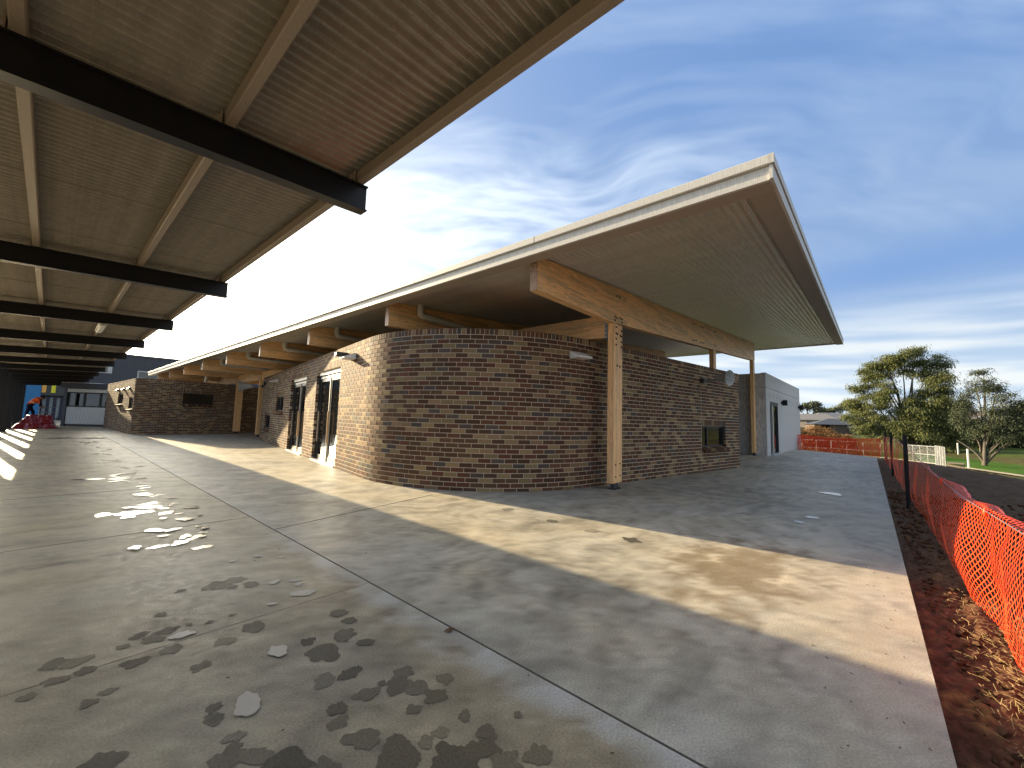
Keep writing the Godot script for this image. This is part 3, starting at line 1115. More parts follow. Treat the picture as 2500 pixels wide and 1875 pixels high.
func build_ground() -> void:
	# terrain to the horizon
	var mb := MB.new()
	var rs: Array = []
	var r := 0.6
	while r < 3200.0:
		rs.append(r)
		r += maxf(0.45, r * 0.022) if r < 130.0 else r * 0.10
	rs.append(4000.0)
	var azs: Array = []
	var a := -180.0
	while a < 180.0:
		azs.append(a)
		a += 0.6 if a > 78.0 and a < 112.0 else 3.0
	azs.append(180.0)
	var m := azs.size()
	for rr in rs:
		for az in azs:
			var p := polar(az, rr)
			var y := ground_y(p.x, p.z)
			var q := past_crest(p.x, p.z)
			var n1 := nz.get_noise_2d(p.x * 0.16, p.z * 0.16)
			var n2 := nz.get_noise_2d(p.x * 0.9, p.z * 0.9)
			var n3 := nz.get_noise_2d(p.x * 0.02, p.z * 0.02)
			var dirt := Vector3(0.155, 0.10, 0.062)
			var grass := Vector3(0.075, 0.165, 0.022)
			var bank := Vector3(0.125, 0.115, 0.045)
			var slope := Vector3(0.115, 0.155, 0.035)
			var far := Vector3(0.085, 0.095, 0.05)
			var vg := Vector3(0.20, 0.18, 0.075)
			var col := dirt
			col = col.lerp(vg, ss(5.0, 9.0, q + n1 * 3.0))
			col = col.lerp(grass, ss(17.5, 18.5, q))
			col = col.lerp(bank, ss(30.0, 32.0, q + n1 * 2.0))
			col = col.lerp(slope, ss(35.0, 38.0, q + n1 * 3.0))
			col = col.lerp(far, ss(60.0, 90.0, q + n1 * 10.0))
			if az > -80.0 and az < 70.0:
				col = Vector3(0.20, 0.18, 0.15)
			col *= 1.0 + 0.28 * n2 + 0.2 * n1 + 0.2 * n3
			var near_soil: float = ss(36.0, 30.0, p.x) * ss(0.0, 1.0, p.x) if p.z > -1.0 and p.z < 5.0 else 0.0
			if q < 3.0 and near_soil > 0.0:
				y -= 0.35 * near_soil * ss(3.0, 0.0, q)
			y -= 0.25 * ss(27.5, 25.0, p.x) * ss(1.0, -0.2, p.z) if p.x > 0.0 and p.z > -2.0 else 0.0
			if rr > 20.0 and q > 3.0:
				y += n2 * 0.05
			mb.v.append(Vector3(p.x, y, p.z)); mb.n.append(Vector3.UP); mb.c.append(Color(col.x, col.y, col.z)); mb.t.append(Vector2(p.x, p.z))
	for j in rs.size() - 1:
		for i in m - 1:
			var k := j * m + i
			mb.ix.append_array(PackedInt32Array([k, k + m, k + m + 1, k, k + m + 1, k + 1]))
	struct("ground", mb, M.ground, "grass and bare earth running out to the horizon")
	# turned soil beside the slab
	var so := MB.new()
	var xs: Array = []
	var x := 0.6
	while x < 36.0:
		xs.append(x)
		x += 0.022 + x * 0.011
	var zs: Array = []
	var z := -0.10
	while z < 6.0:
		zs.append(z)
		z += 0.028 + maxf(0.0, z - 0.5) * 0.035
	for zz in zs:
		for xx in xs:
			var n1 := nz.get_noise_2d(xx * 1.1, zz * 1.6)
			var n2 := nz.get_noise_2d(xx * 4.5, zz * 5.0)
			var n3 := nz.get_noise_2d(xx * 14.0, zz * 14.0)
			var edge := ss(0.25, 0.75, zz)
			var gy := ground_y(xx, zz)
			var y := -0.075 + (gy + 0.12) + edge * (0.055 * n1 + 0.035 * n2) + 0.026 * n3 + 0.012 * nz.get_noise_2d(xx * 31.0, zz * 31.0) + 0.05 * ss(0.9, 2.0, zz) * absf(n1)
			y -= 0.5 * ss(30.0, 35.0, xx) + 0.5 * ss(4.4, 6.0, zz)
			var straw := ss(0.05, 0.35, nz.get_noise_2d(xx * 1.6 + 13.0, zz * 2.2) + 0.28 * n2 + 0.12 - absf(xx - 3.4) * 0.16 - absf(zz - 0.75) * 0.5)
			var col := Vector3(0.165, 0.084, 0.048) * (1.0 + 0.35 * n2 + 0.25 * n1 + 0.25 * n3)
			col = col.lerp(Vector3(0.160, 0.105, 0.066), ss(4.0, 9.0, xx))
			col = col.lerp(Vector3(0.27, 0.165, 0.062) * (1.0 + 0.7 * n3), straw * 0.85 * ss(-0.35, 0.15, n3 + 0.1))
			so.v.append(Vector3(xx, y, zz)); so.c.append(Color(maxf(col.x, 0.01), maxf(col.y, 0.01), maxf(col.z, 0.006))); so.t.append(Vector2(xx, zz))
	var nw := xs.size()
	so.n.resize(so.v.size())
	for j in zs.size():
		for i in nw:
			var k := j * nw + i
			var dx: Vector3 = so.v[j * nw + mini(i + 1, nw - 1)] - so.v[j * nw + maxi(i - 1, 0)]
			var dz: Vector3 = so.v[mini(j + 1, zs.size() - 1) * nw + i] - so.v[maxi(j - 1, 0) * nw + i]
			so.n[k] = dz.cross(dx).normalized()
	for j in zs.size() - 1:
		for i in nw - 1:
			var k := j * nw + i
			so.ix.append_array(PackedInt32Array([k, k + 1, k + nw + 1, k, k + nw + 1, k + nw]))
	struct("soil", so, M.ground, "dark red-brown turned soil between the slab and the orange netting")
	# concrete: the walkway slab on the left in bays, the apron round the brick walls on the right
	var xl := axis_steps(-9.0, 1.726, -1.4, 1.8, 0.05, 0.5)
	var cuts := [8.0, -2.915, -14.0, -24.3, -57.0]
	for i in 4:
		var zb := axis_steps(cuts[i + 1] + 0.003, cuts[i] - 0.003, -7.0, 0.6, 0.05, 0.6)
		struct("walkway_slab", slab_panel(xl, zb, true), M.concrete, "tan concrete bay of the walkway under the canopy")
	var xr := axis_steps(1.74, 27.4, 1.7, 7.5, 0.055, 0.4)
	var zr := axis_steps(-46.0, 0.33, -7.5, 0.4, 0.055, 0.5)
	var ap := slab_panel(xr, zr, false)
	for i in ap.v.size():
		var p: Vector3 = ap.v[i]
		p.x -= (maxf(p.z, -3.0) + 1.1) * 1.15 * ss(19.0, 27.0, p.x)
		p.z += 0.009 * (p.x - 14.0) * ss(-2.0, 0.3, p.z)
		ap.v[i] = p
	struct("concrete_apron", ap, M.concrete, "grey concrete apron between the walkway and the brick building")
	# tooled joints
	var jm := mat(Color(0.07, 0.06, 0.05), 0.9)
	var jt := MB.new()
	jt.box(Transform3D(Basis(Vector3.UP, atan2(0.50, 2.55)), Vector3(3.02, 0.001, -5.19)), Vector3(2.6, 0.003, 0.012))
	jt.wbox(Vector3(16.2, -0.01, -3.0), Vector3(16.21, 0.0025, 0.3))
	jt.wbox(Vector3(-1.3, -0.01, -8.83), Vector3(1.72, 0.002, -8.822))
	jt.wbox(Vector3(-1.3, -0.01, -5.72), Vector3(1.72, 0.002, -5.714))
	struct("joint", jt, jm)
	# drain across the walkway
	var dr := MB.new()
	for i in 60:
		dr.wbox(Vector3(-1.3 + i * 0.05, -0.01, -24.52), Vector3(-1.3 + i * 0.05 + 0.03, 0.006, -24.36))
	dr.wbox(Vector3(-1.3, -0.02, -24.54), Vector3(1.7, 0.005, -24.52))
	dr.wbox(Vector3(-1.3, -0.02, -24.36), Vector3(1.7, 0.005, -24.34))
	struct("drain_grate", dr, M.steel_dark, "narrow dark drain grate across the walkway")
	# rain and dew lying on the slab
	var wet := MB.new()
	var P := [0.67, -6.94, 0.12, 0.9, -6.85, 0.19, 1.2, -6.59, 0.11, 1.1, -7.12, 0.16, 1.19, -7.43, 0.07, 1.36, -8.04, 0.09, 1.27, -7.96, 0.06, 1.23, -6.9, 0.08, 1.3, -6.44, 0.05, 1.38, -7.18, 0.06, 0.92, -5.02, 0.08, 1.17, -5.11, 0.06, 1.19, -4.73, 0.08, 1.36, -5.45, 0.06]
	var P2 := [1.35, -3.34, 0.045, 1.34, -3.25, 0.035, 1.31, -3.07, 0.08, 1.23, -3.42, 0.05, 1.09, -3.04, 0.03, 1.46, -3.96, 0.03, 1.33, -4.12, 0.04, 1.14, -4.13, 0.03, 0.92, -2.43, 0.07, 0.6, -2.98, 0.06, 0.68, -2.09, 0.075, 0.71, -10.48, 0.2, 1.12, -10.32, 0.23, 1.3, -13.94, 0.14, 10.28, -0.53, 0.21, 7.33, -0.59, 0.11, 20.2, -0.48, 0.14, 17.5, -0.48, 0.1, 6.82, -0.71, 0.09]
	var wet2 := MB.new()
	var ct := 0
	for L in [P, P2]:
		for i in range(0, L.size(), 3):
			ct += 1
			blob(wet2 if L[i + 1] > -4.3 and L[i] < 2.0 else wet, L[i] - (0.14 if L[i + 1] < -4.3 and L[i] < 2.0 else 0.0), L[i + 1], L[i + 2] * 0.8, 0.003 + ct * 0.0001, ct, Color.WHITE, 1.25)
	for i in 80:
		var zz := -5.0 - pow(rng.randf(), 1.5) * 18.0
		ct += 1
		blob(wet, 1.04 + rng.randfn() * 0.16, zz, rng.randf_range(0.02, 0.07) * (1.0 + 0.03 * -zz), 0.003 + ct * 0.0001, ct, Color.WHITE, 1.3)
	for i in 9:
		ct += 1
		blob(wet, rng.randf_range(-0.2, 1.6), -24.44 + (0.25 if i % 2 else -0.3), rng.randf_range(0.12, 0.22), 0.003 + ct * 0.0001, ct, Color.WHITE, 1.5)
	struct("puddle_water", wet, M.water, "shallow puddles lying along the drip line of the canopy")
	var wm2 := mat(Color(0.30, 0.28, 0.24), 0.30, 0.0, 0.5)
	wm2.normal_enabled = true
	wm2.normal_texture = noise_tex(0.12, 5.0, 0.0, 133, true)
	wm2.normal_scale = 0.5
	tri(wm2, Vector3(5, 5, 5))
	struct("puddle_water", wet2, wm2, "thin drying puddles on the near part of the walkway")
	var dp := MB.new()
	var D := [0.58, -2.17, 0.03, 0.56, -2.09, 0.04, 0.9, -1.7, 0.04, 0.98, -2.01, 0.05, 1.09, -1.97, 0.05, 1.08, -2.24, 0.08, 1.24, -2.33, 0.05, 1.07, -2.41, 0.04, 0.75, -2.74, 0.05, 0.61, -2.56, 0.04, 0.13, -3.09, 0.05, 0.2, -3.04, 0.05, 0.37, -3.06, 0.03, 0.44, -3.14, 0.04, 0.49, -3.05, 0.05, 0.56, -3.1, 0.05, 0.22, -2.59, 0.03, 0.28, -2.63, 0.03, 0.04, -2.83, 0.03, 0.13, -2.9, 0.04, 0.22, -2.91, 0.04]
	var D2 := [1.04, -3.65, 0.07, 0.9, -3.64, 0.07, 0.96, -3.58, 0.05, 0.72, -3.7, 0.03, 1.1, -3.49, 0.05, 0.99, -3.52, 0.03, 0.54, -2.85, 0.05, 0.39, -2.83, 0.05, 0.92, -2.8, 0.06, 0.23, -2.13, 0.06, 0.54, -1.82, 0.055, 0.59, -1.92, 0.035, 0.57, -1.86, 0.03, 0.62, -1.76, 0.05, 0.75, -3.05, 0.02, 0.66, -3.1, 0.02, 0.87, -3.05, 0.02, 0.57, -3.37, 0.03]
	var D3 := [1.28, -1.79, 0.05, 1.25, -1.66, 0.06, 1.2, -1.72, 0.06, 1.28, -1.54, 0.05, 1.07, -1.78, 0.05, 1.39, -1.6, 0.04, 0.93, -1.54, 0.06, 1.29, -1.35, 0.03, 1.16, -1.54, 0.03, 1.09, -1.35, 0.03, 1.16, -1.35, 0.03, 1.29, -1.21, 0.04, 1.24, -1.15, 0.04, 1.35, -0.99, 0.05, 1.11, -1.21, 0.08, 1.19, -1.18, 0.05, 0.98, -1.36, 0.08, 1.02, -1.45, 0.03, 1.23, -1.05, 0.06, 1.29, -2.17, 0.04, 1.25, -2.33, 0.06]
	var D4 := [1.34, -2.47, 0.04, 1.34, -2.61, 0.05, 0.94, -1.78, 0.04, 1.45, -1.18, 0.02, 1.16, -1.79, 0.02, 4.42, -3.87, 0.08, 4.35, -3.04, 0.07, 4.32, -2.45, 0.08, 4.32, -1.97, 0.09, 0.66, -1.62, 0.09, 0.74, -1.5, 0.07, 1.22, -0.9, 0.07, 1.1, -1.02, 0.06]
	ct = 0
	for L in [D, D2, D3, D4]:
		for i in range(0, L.size(), 3):
			ct += 1
			var f := rng.randf_range(0.36, 0.60)
			var sc: Color = slab_color(L[i], L[i + 1], L[i] < 1.73)
			blob(dp, L[i], L[i + 1], L[i + 2] * 1.02, 0.0012 + ct * 0.00002, ct + 300, Color(sc.r * f, sc.g * f, sc.b * f), 1.1)
	struct("damp_patches", dp, M.damp, "dark damp patches drying on the tan walkway slab")
	# footpath and lawn edge far to the right
	var fp := MB.new()
	var az := 90.0
	while az < 118.0:
		var q: Array = []
		for e in 4:
			var aa: float = az + (0.5 if e == 1 or e == 2 else 0.0)
			var rr: float = 20.5 + clampf((101.0 - aa) * 1.15, -8.0, 12.0) + (14.3 if e < 2 else 16.8)
			var p := polar(aa, rr)
			p.y = ground_y(p.x, p.z) + 0.07
			q.append(p)
		fp.quad(q[0], q[1], q[2], q[3])
		az += 0.5
	struct("footpath", fp, mat(Color(0.50, 0.40, 0.25), 0.9), "pale gravel footpath past the bare soil")

# ------------------------------------------------ the big timber roof
func soffit_y(x: float) -> float:
	return 3.775 + 0.0797 * (x - 4.65)

func build_pavilion_roof() -> void:
	var t := thing("pavilion_roof", "long pale steel roof on timber beams and posts above the brick walls", "roof", Vector3(7.3, 0, -3.68))
	var z0 := -0.56
	var z1 := -37.9
	# box edge along the front and along the near end, its two tiers, its flat underside
	var lo := MB.new()
	lo.wbox(Vector3(4.36, 3.655, z1), Vector3(4.40, 3.792, z0 - 0.012))
	obj("fascia_board", lo, M.fascia, t)
	var segs := 13
	for i in segs:
		var za := lerpf(z1, z0, float(i) / segs)
		var zb := lerpf(z1, z0, float(i + 1) / segs) - 0.004
		var up := MB.new()
		up.bbox(Transform3D(Basis(), Vector3(4.345, 3.846, (za + zb) / 2)), Vector3(0.05, 0.096, zb - za), 0.006)
		obj("gutter_lip", up, M.fascia, t)
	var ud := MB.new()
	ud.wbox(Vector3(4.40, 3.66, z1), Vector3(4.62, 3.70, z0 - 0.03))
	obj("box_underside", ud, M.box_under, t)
	var xe := 24.75
	var b0 := Vector3(4.36, 0, 0)
	var pr := MB.new()
	pr.prism(PackedVector2Array([Vector2(4.34, 3.655), Vector2(xe, soffit_y(xe) - 0.06), Vector2(xe, soffit_y(xe) + 0.10), Vector2(4.34, 3.792)]), z0 - 0.03, z0, Color.WHITE)
	obj("barge_board", pr, M.fascia, t)
	for i in 5:
		var xa := lerpf(4.32, xe, i / 5.0)
		var xb := lerpf(4.32, xe, (i + 1) / 5.0) - 0.004
		var ya := lerpf(3.80, soffit_y(xe) + 0.105, i / 5.0)
		var yb := lerpf(3.80, soffit_y(xe) + 0.105, (i + 1) / 5.0)
		var cp := MB.new()
		cp.prism(PackedVector2Array([Vector2(xa, ya), Vector2(xb, yb), Vector2(xb, yb + 0.095), Vector2(xa, ya + 0.095)]), z0 - 0.03, z0 + 0.014)
		obj("barge_capping", cp, M.fascia, t)
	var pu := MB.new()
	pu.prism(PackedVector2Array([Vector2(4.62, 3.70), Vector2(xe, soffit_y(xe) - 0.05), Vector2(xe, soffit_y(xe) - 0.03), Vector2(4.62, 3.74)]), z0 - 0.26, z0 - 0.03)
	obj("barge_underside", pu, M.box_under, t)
	# top sheeting and the closed ends
	var tp := MB.new()
	tp.prism(PackedVector2Array([Vector2(4.40, 3.83), Vector2(xe, soffit_y(xe) + 0.10), Vector2(xe, soffit_y(xe) + 0.15), Vector2(4.40, 3.87)]), z1, z0 - 0.035)
	obj("roof_top", tp, M.fascia, t)
	var en := MB.new()
	en.prism(PackedVector2Array([Vector2(4.36, 3.655), Vector2(xe, soffit_y(xe) - 0.05), Vector2(xe, soffit_y(xe) + 0.12), Vector2(4.36, 3.82)]), z1 - 0.02, z1)
	obj("end_board", en, M.fascia, t)
	var be := MB.new()
	be.wbox(Vector3(xe, soffit_y(xe) - 0.02, z1), Vector3(xe + 0.02, soffit_y(xe) + 0.15, z0))
	obj("rear_edge", be, M.fascia, t)
	# soffit of corrugated sheets
	var sheet := corrugated(xe - 4.60, 9, 0.0952, 0.021, 0.0797, 1.8)
	var sm := sheet.mesh()
	var z := z0 - 0.24 - 0.857
	var i2 := 0
	while z > z1:
		var o := MeshInstance3D.new()
		o.mesh = sm
		o.material_override = M.soffit
		o.position = Vector3(4.60, soffit_y(4.60) + 0.030 + (0.0 if i2 % 2 else 0.0015), z)
		put(o, "soffit_sheet", t)
		z -= 0.762
		i2 += 1
	# rafters, posts, bolts, drain pipes
	for k in 9:
		var zc := -3.68 - 4.04 * k
		var rf := MB.new()
		rf.prism(PackedVector2Array([Vector2(4.65, 3.235), Vector2(7.12, 3.235), Vector2(20.9, 4.262), Vector2(20.9, 5.045), Vector2(4.65, 3.755)]), zc - 0.07, zc + 0.07)
		var ro := obj("rafter", rf, M.timber0, t)
		var eg := MB.new()
		eg.wbox(Vector3(4.642, 3.237, zc - 0.068), Vector3(4.65, 3.752, zc + 0.068))
		obj("end_grain", eg, M.endgrain, ro)
		if k == 0:
			var bolts: Array = []
			for bx in [[7.16, 3.36], [7.24, 3.35], [7.16, 3.29], [7.38, 3.375], [7.46, 3.37], [7.46, 3.30], [7.25, 3.80], [7.36, 3.80], [12.0, 3.72], [12.15, 3.73], [12.3, 3.74], [12.75, 3.77], [12.9, 3.78], [13.05, 3.79], [12.0, 4.20], [12.15, 4.21], [12.3, 4.22], [12.75, 4.25], [12.9, 4.26], [13.05, 4.27], [14.25, 3.92], [14.4, 3.93], [14.25, 4.38], [14.4, 4.39], [20.6, 4.42], [20.6, 4.80]]:
				bolts.append(Vector3(bx[0], bx[1], zc + 0.07))
			for p in bolts:
				var bo := MB.new()
				bo.lathe(Transform3D(Basis(Vector3.RIGHT, PI / 2), p), PackedVector2Array([Vector2(0.022, 0.0), Vector2(0.022, 0.008), Vector2(0.012, 0.016), Vector2(0.0, 0.017)]), 8)
				obj("bolt", bo, M.steel_black, ro)
		# posts
		for q in [[7.13, 7.50, 3.236], [14.15, 14.45, 3.76], [20.50, 20.86, 4.23]]:
			if k == 0 and q[0] > 14.0 and q[0] < 15.0:
				pass
			var po := MB.new()
			var px: float = (q[0] + q[1]) / 2
			var base := 0.12
			po.bbox(Transform3D(Basis(), Vector3(px, (base + q[2]) / 2, zc)), Vector3(q[1] - q[0], q[2] - base, 0.135), 0.006)
			var pp := obj("post", po, M.timber1, t)
			var shoe := MB.new()
			shoe.bbox(Transform3D(Basis(), Vector3(px, 0.06, zc)), Vector3((q[1] - q[0]) * 0.5, 0.12, 0.07), 0.004)
			shoe.bbox(Transform3D(Basis(), Vector3(px, 0.006, zc)), Vector3((q[1] - q[0]) * 0.75, 0.012, 0.16), 0.002)
			for e in [Vector2(-0.1, -0.055), Vector2(0.1, -0.055), Vector2(-0.1, 0.055), Vector2(0.1, 0.055)]:
				shoe.lathe(T(Vector3(px + e.x, 0.012, zc + e.y)), PackedVector2Array([Vector2(0.012, 0), Vector2(0.012, 0.012), Vector2(0, 0.022)]), 6)
			obj("post_shoe", shoe, M.steel_dark, pp)
			if k == 0:
				for b in [[-0.09, 0.24], [0.09, 0.255], [-0.09, 0.47], [0.09, 0.485]]:
					var bo := MB.new()
					bo.lathe(Transform3D(Basis(Vector3.RIGHT, PI / 2), Vector3(px + b[0], b[1], zc + 0.0675)), PackedVector2Array([Vector2(0.017, 0.0), Vector2(0.017, 0.008), Vector2(0.010, 0.016), Vector2(0.0, 0.017)]), 8)
					obj("bolt", bo, M.steel_dark, pp)
				if q[0] < 8.0:
					for b in [[-0.10, 3.16], [0.13, 3.12], [-0.10, 3.04], [-0.04, 3.03], [0.08, 3.02], [0.13, 3.01], [-0.10, 2.93], [0.13, 2.90], [-0.10, 2.81], [0.13, 2.79], [-0.05, 2.40], [0.06, 2.39]]:
						var bo := MB.new()
						bo.lathe(Transform3D(Basis(Vector3.RIGHT, PI / 2), Vector3(px + b[0], b[1], zc + 0.0675)), PackedVector2Array([Vector2(0.021, 0.0), Vector2(0.021, 0.008), Vector2(0.012, 0.016), Vector2(0.0, 0.017)]), 8)
						obj("bolt", bo, M.steel_black, pp)
		if k < 8:
			var tb := MB.new()
			tb.box(T(Vector3(7.25, 3.20, zc - 2.02)), Vector3(0.13, 0.45, 3.88))
			obj("tie_beam", tb, M.timber0, t)
			var br := MB.new()
			br.box(T(Vector3(7.20, 3.18, zc - 0.10)), Vector3(0.16, 0.47, 0.055))
			var bro := obj("joist_bracket", br, M.galv, t)
			for by in 5:
				var bo := MB.new()
				bo.lathe(Transform3D(Basis(Vector3.RIGHT, PI / 2).rotated(Vector3.UP, -PI / 2), Vector3(7.12, 3.0 + by * 0.09, zc - 0.10)), PackedVector2Array([Vector2(0.016, 0.0), Vector2(0.016, 0.01), Vector2(0.0, 0.012)]), 8)
				obj("bolt", bo, M.steel_dark, bro)
		if k >= 1:
			var pv := MB.new()
			var zp := zc + 0.20
			var pts := PackedVector3Array([Vector3(5.36, soffit_y(5.36), zp), Vector3(5.36, 3.66, zp), Vector3(5.37, 3.615, zp), Vector3(5.405, 3.585, zp), Vector3(5.46, 3.575, zp), Vector3(9.5, 3.50, zp)])
			pv.tube(pts, PackedFloat32Array([0.075, 0.075, 0.075, 0.075, 0.075, 0.075]), 14)
			pv.lathe(T(Vector3(5.36, 3.70, zp)), PackedVector2Array([Vector2(0.078, -0.03), Vector2(0.083, -0.03), Vector2(0.083, 0.03), Vector2(0.078, 0.03)]), 14)
			obj("drain_pipe", pv, M.pvc, t)

# ------------------------------------------------ the brick building in front
var pod_path: Path
var far_path: Path

func build_near_pod() -> void:
	var th := deg_to_rad(9.5)
	var d2 := Vector3(cos(th), 0, sin(th))
	var n2 := Vector3(-sin(th), 0, cos(th))
	var d1 := -n2
	var K := Vector3(3.79, 0, -4.67)
	var R := 3.2
	var p := Path.new()
	p.line(K + d2 * 10.6, -d2, 7.4)
	p.arc(K + d2 * R + d1 * R, n2, -d2, R, PI / 2)
	p.line(K + d1 * R, d1, 14.0)
	pod_path = p
	var t := thing("brick_building", "low brown brick building with one long curved corner and two glazed doors", "building", K + d2 * R + d1 * R)
	# s0, s1, first free row, first row above, has a sill of bricks
	var b0 := 7.4 + R * PI / 2
	var ops: Array = [[1.0, 2.52, 8, 15, true], [b0 + 1.87, b0 + 4.10, 0, 29, false], [b0 + 5.35, b0 + 7.55, 0, 29, false], [b0 + 8.77, b0 + 10.25, 16, 23, true], [b0 + 11.46, b0 + 12.77, 7, 14, true]]
	obj("wall", wall_core(p, 2.92, 0.23, ops), M.mortar, t)
	var bl: Array = []
	lay_bricks(p, 33, ops, bl)
	# control joint beside the window
	finish_bricks(bl, t, 300)
	var cj := MB.new()
	var f: Array = p.at(2.525)
	cj.box(Transform3D(Basis(-f[1], Vector3.UP, f[2]), f[0] + Vector3(0, 1.45, 0)), Vector3(0.012, 2.93, 0.006))
	obj("control_joint", cj, M.mortar, t)
	for i in [0, 3, 4]:
		fill_window(t, p, ops[i])
	fill_door(t, p, ops[1], 0.13)
	fill_door(t, p, ops[2], 0.13)
	# closed ends, back and lid
	var e0: Array = p.at(0.0)
	var e1: Array = p.at(p.total)
	var rear := MB.new()
	var a: Vector3 = e0[0]
	var b: Vector3 = e1[0]
	var c2: Vector3 = b + d2 * 7.0
	var c1: Vector3 = a + d1 * ((c2 - a).dot(d1))
	var pts := [a, c1, c2, b]
	for i in 3:
		var u: Vector3 = pts[i]
		var v: Vector3 = pts[i + 1]
		var dd := (v - u).normalized()
		var mid := (u + v) / 2
		var side := signf(((a + c2) / 2 - mid).dot(dd.cross(Vector3.UP)))
		rear.box(Transform3D(Basis(dd, Vector3.UP, dd.cross(Vector3.UP)), mid + dd.cross(Vector3.UP) * 0.13 * side + Vector3(0, 1.41, 0)), Vector3((v - u).length() - 0.3, 2.80, 0.22))
	obj("rear_wall", rear, M.mortar, t)
	var ro := MB.new()
	var poly: Array = [c1, c2]
	var s := p.total - 0.1
	while s > 0.0:
		var q: Array = p.at(s)
		poly.append(q[0] - q[2] * 0.15)
		s -= 0.5
	poly.append(a)
	var cen := Vector3.ZERO
	for q in poly:
		cen += q / poly.size()
	for i in poly.size():
		var u: Vector3 = poly[i]
		var v: Vector3 = poly[(i + 1) % poly.size()]
		for y in [2.70, 2.76]:
			if y > 2.73:
				ro.tri(cen + Vector3(0, y, 0), v + Vector3(0, y, 0), u + Vector3(0, y, 0))
			else:
				ro.tri(cen + Vector3(0, y, 0), u + Vector3(0, y, 0), v + Vector3(0, y, 0))
	obj("roof_lid", ro, M.dark_inside, t)
	# dark partitions inside, a little way behind the glazing
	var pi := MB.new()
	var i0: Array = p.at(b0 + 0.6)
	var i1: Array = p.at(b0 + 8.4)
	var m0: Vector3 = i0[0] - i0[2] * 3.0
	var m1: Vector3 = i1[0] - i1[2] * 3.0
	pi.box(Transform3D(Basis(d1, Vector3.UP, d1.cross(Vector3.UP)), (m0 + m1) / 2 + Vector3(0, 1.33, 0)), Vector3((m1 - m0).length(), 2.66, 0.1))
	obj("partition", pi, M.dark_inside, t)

func build_far_pod() -> void:
	var dA := Vector3(-4.68, 0, 1.13).normalized()
	var dB := Vector3(-0.044, 0, -0.999).normalized()
	var K := Vector3(2.82, 0, -26.90)
	var turn := acos(dA.dot(dB))
	var R := 1.0
	var tl := R * tan(turn / 2)
	var p := Path.new()
	var st := Vector3(7.5, 0, -28.03)
	var l1 := (K - st).dot(dA) - tl
	p.line(st, dA, l1)
	var nA := Vector3(dA.z, 0, -dA.x)
	var onl: Vector3 = st + dA * l1
	p.arc(onl - nA * R, nA, dA, R, turn)
	var bs: float = p.total
	p.line(K + dB * tl, dB, 9.0)
	far_path = p
	var t := thing("brick_building", "smaller brown brick building at the back of the court with a wide dark window", "building", Vector3(5, 0, -29))
	var ops: Array = [[1.52, 2.97, 19, 26, true], [bs + 0.05, bs + 1.15, 15, 22, true], [bs + 3.0, bs + 4.6, 18, 25, true]]
	obj("wall", wall_core(p, 2.83, 0.23, ops), M.mortar, t)
	var bl: Array = []
	lay_bricks(p, 32, ops, bl)
	var p2 := Path.new()
	p2.line(Vector3(13.0, 0, -29.7), Vector3(-0.995, 0, 0.0995).normalized(), 5.6)
	obj("wall", wall_core(p2, 2.83, 0.23, []), M.mortar, t)
	lay_bricks(p2, 32, [], bl)
	finish_bricks(bl, t, 0)
	for i in ops.size():
		fill_window(t, p, ops[i], "window_frame" if i == 0 else "window", 0.06 if i == 0 else 0.10)
	var rr := MB.new()
	rr.wbox(Vector3(7.28, 0, -29.4), Vector3(7.5, 2.80, -28.06))
	rr.wbox(Vector3(2.6, 0, -36.8), Vector3(13.0, 2.80, -36.6))
	obj("rear_wall", rr, M.mortar, t)
	var ro := MB.new()
	ro.wbox(Vector3(3.5, 2.68, -36.5), Vector3(7.4, 2.74, -28.1))
	ro.wbox(Vector3(7.4, 2.68, -36.5), Vector3(13.0, 2.74, -29.4))
	ro.wbox(Vector3(2.75, 2.681, -36.5), Vector3(3.5, 2.741, -28.6))
	obj("roof_lid", ro, M.dark_inside, t)
	var pv := MB.new()
	pv.tube(PackedVector3Array([Vector3(5.75, 2.7, -28.4), Vector3(5.75, 3.6, -28.4)]), PackedFloat32Array([0.07, 0.07]), 12)
	obj("vent_pipe", pv, M.pvc, t)

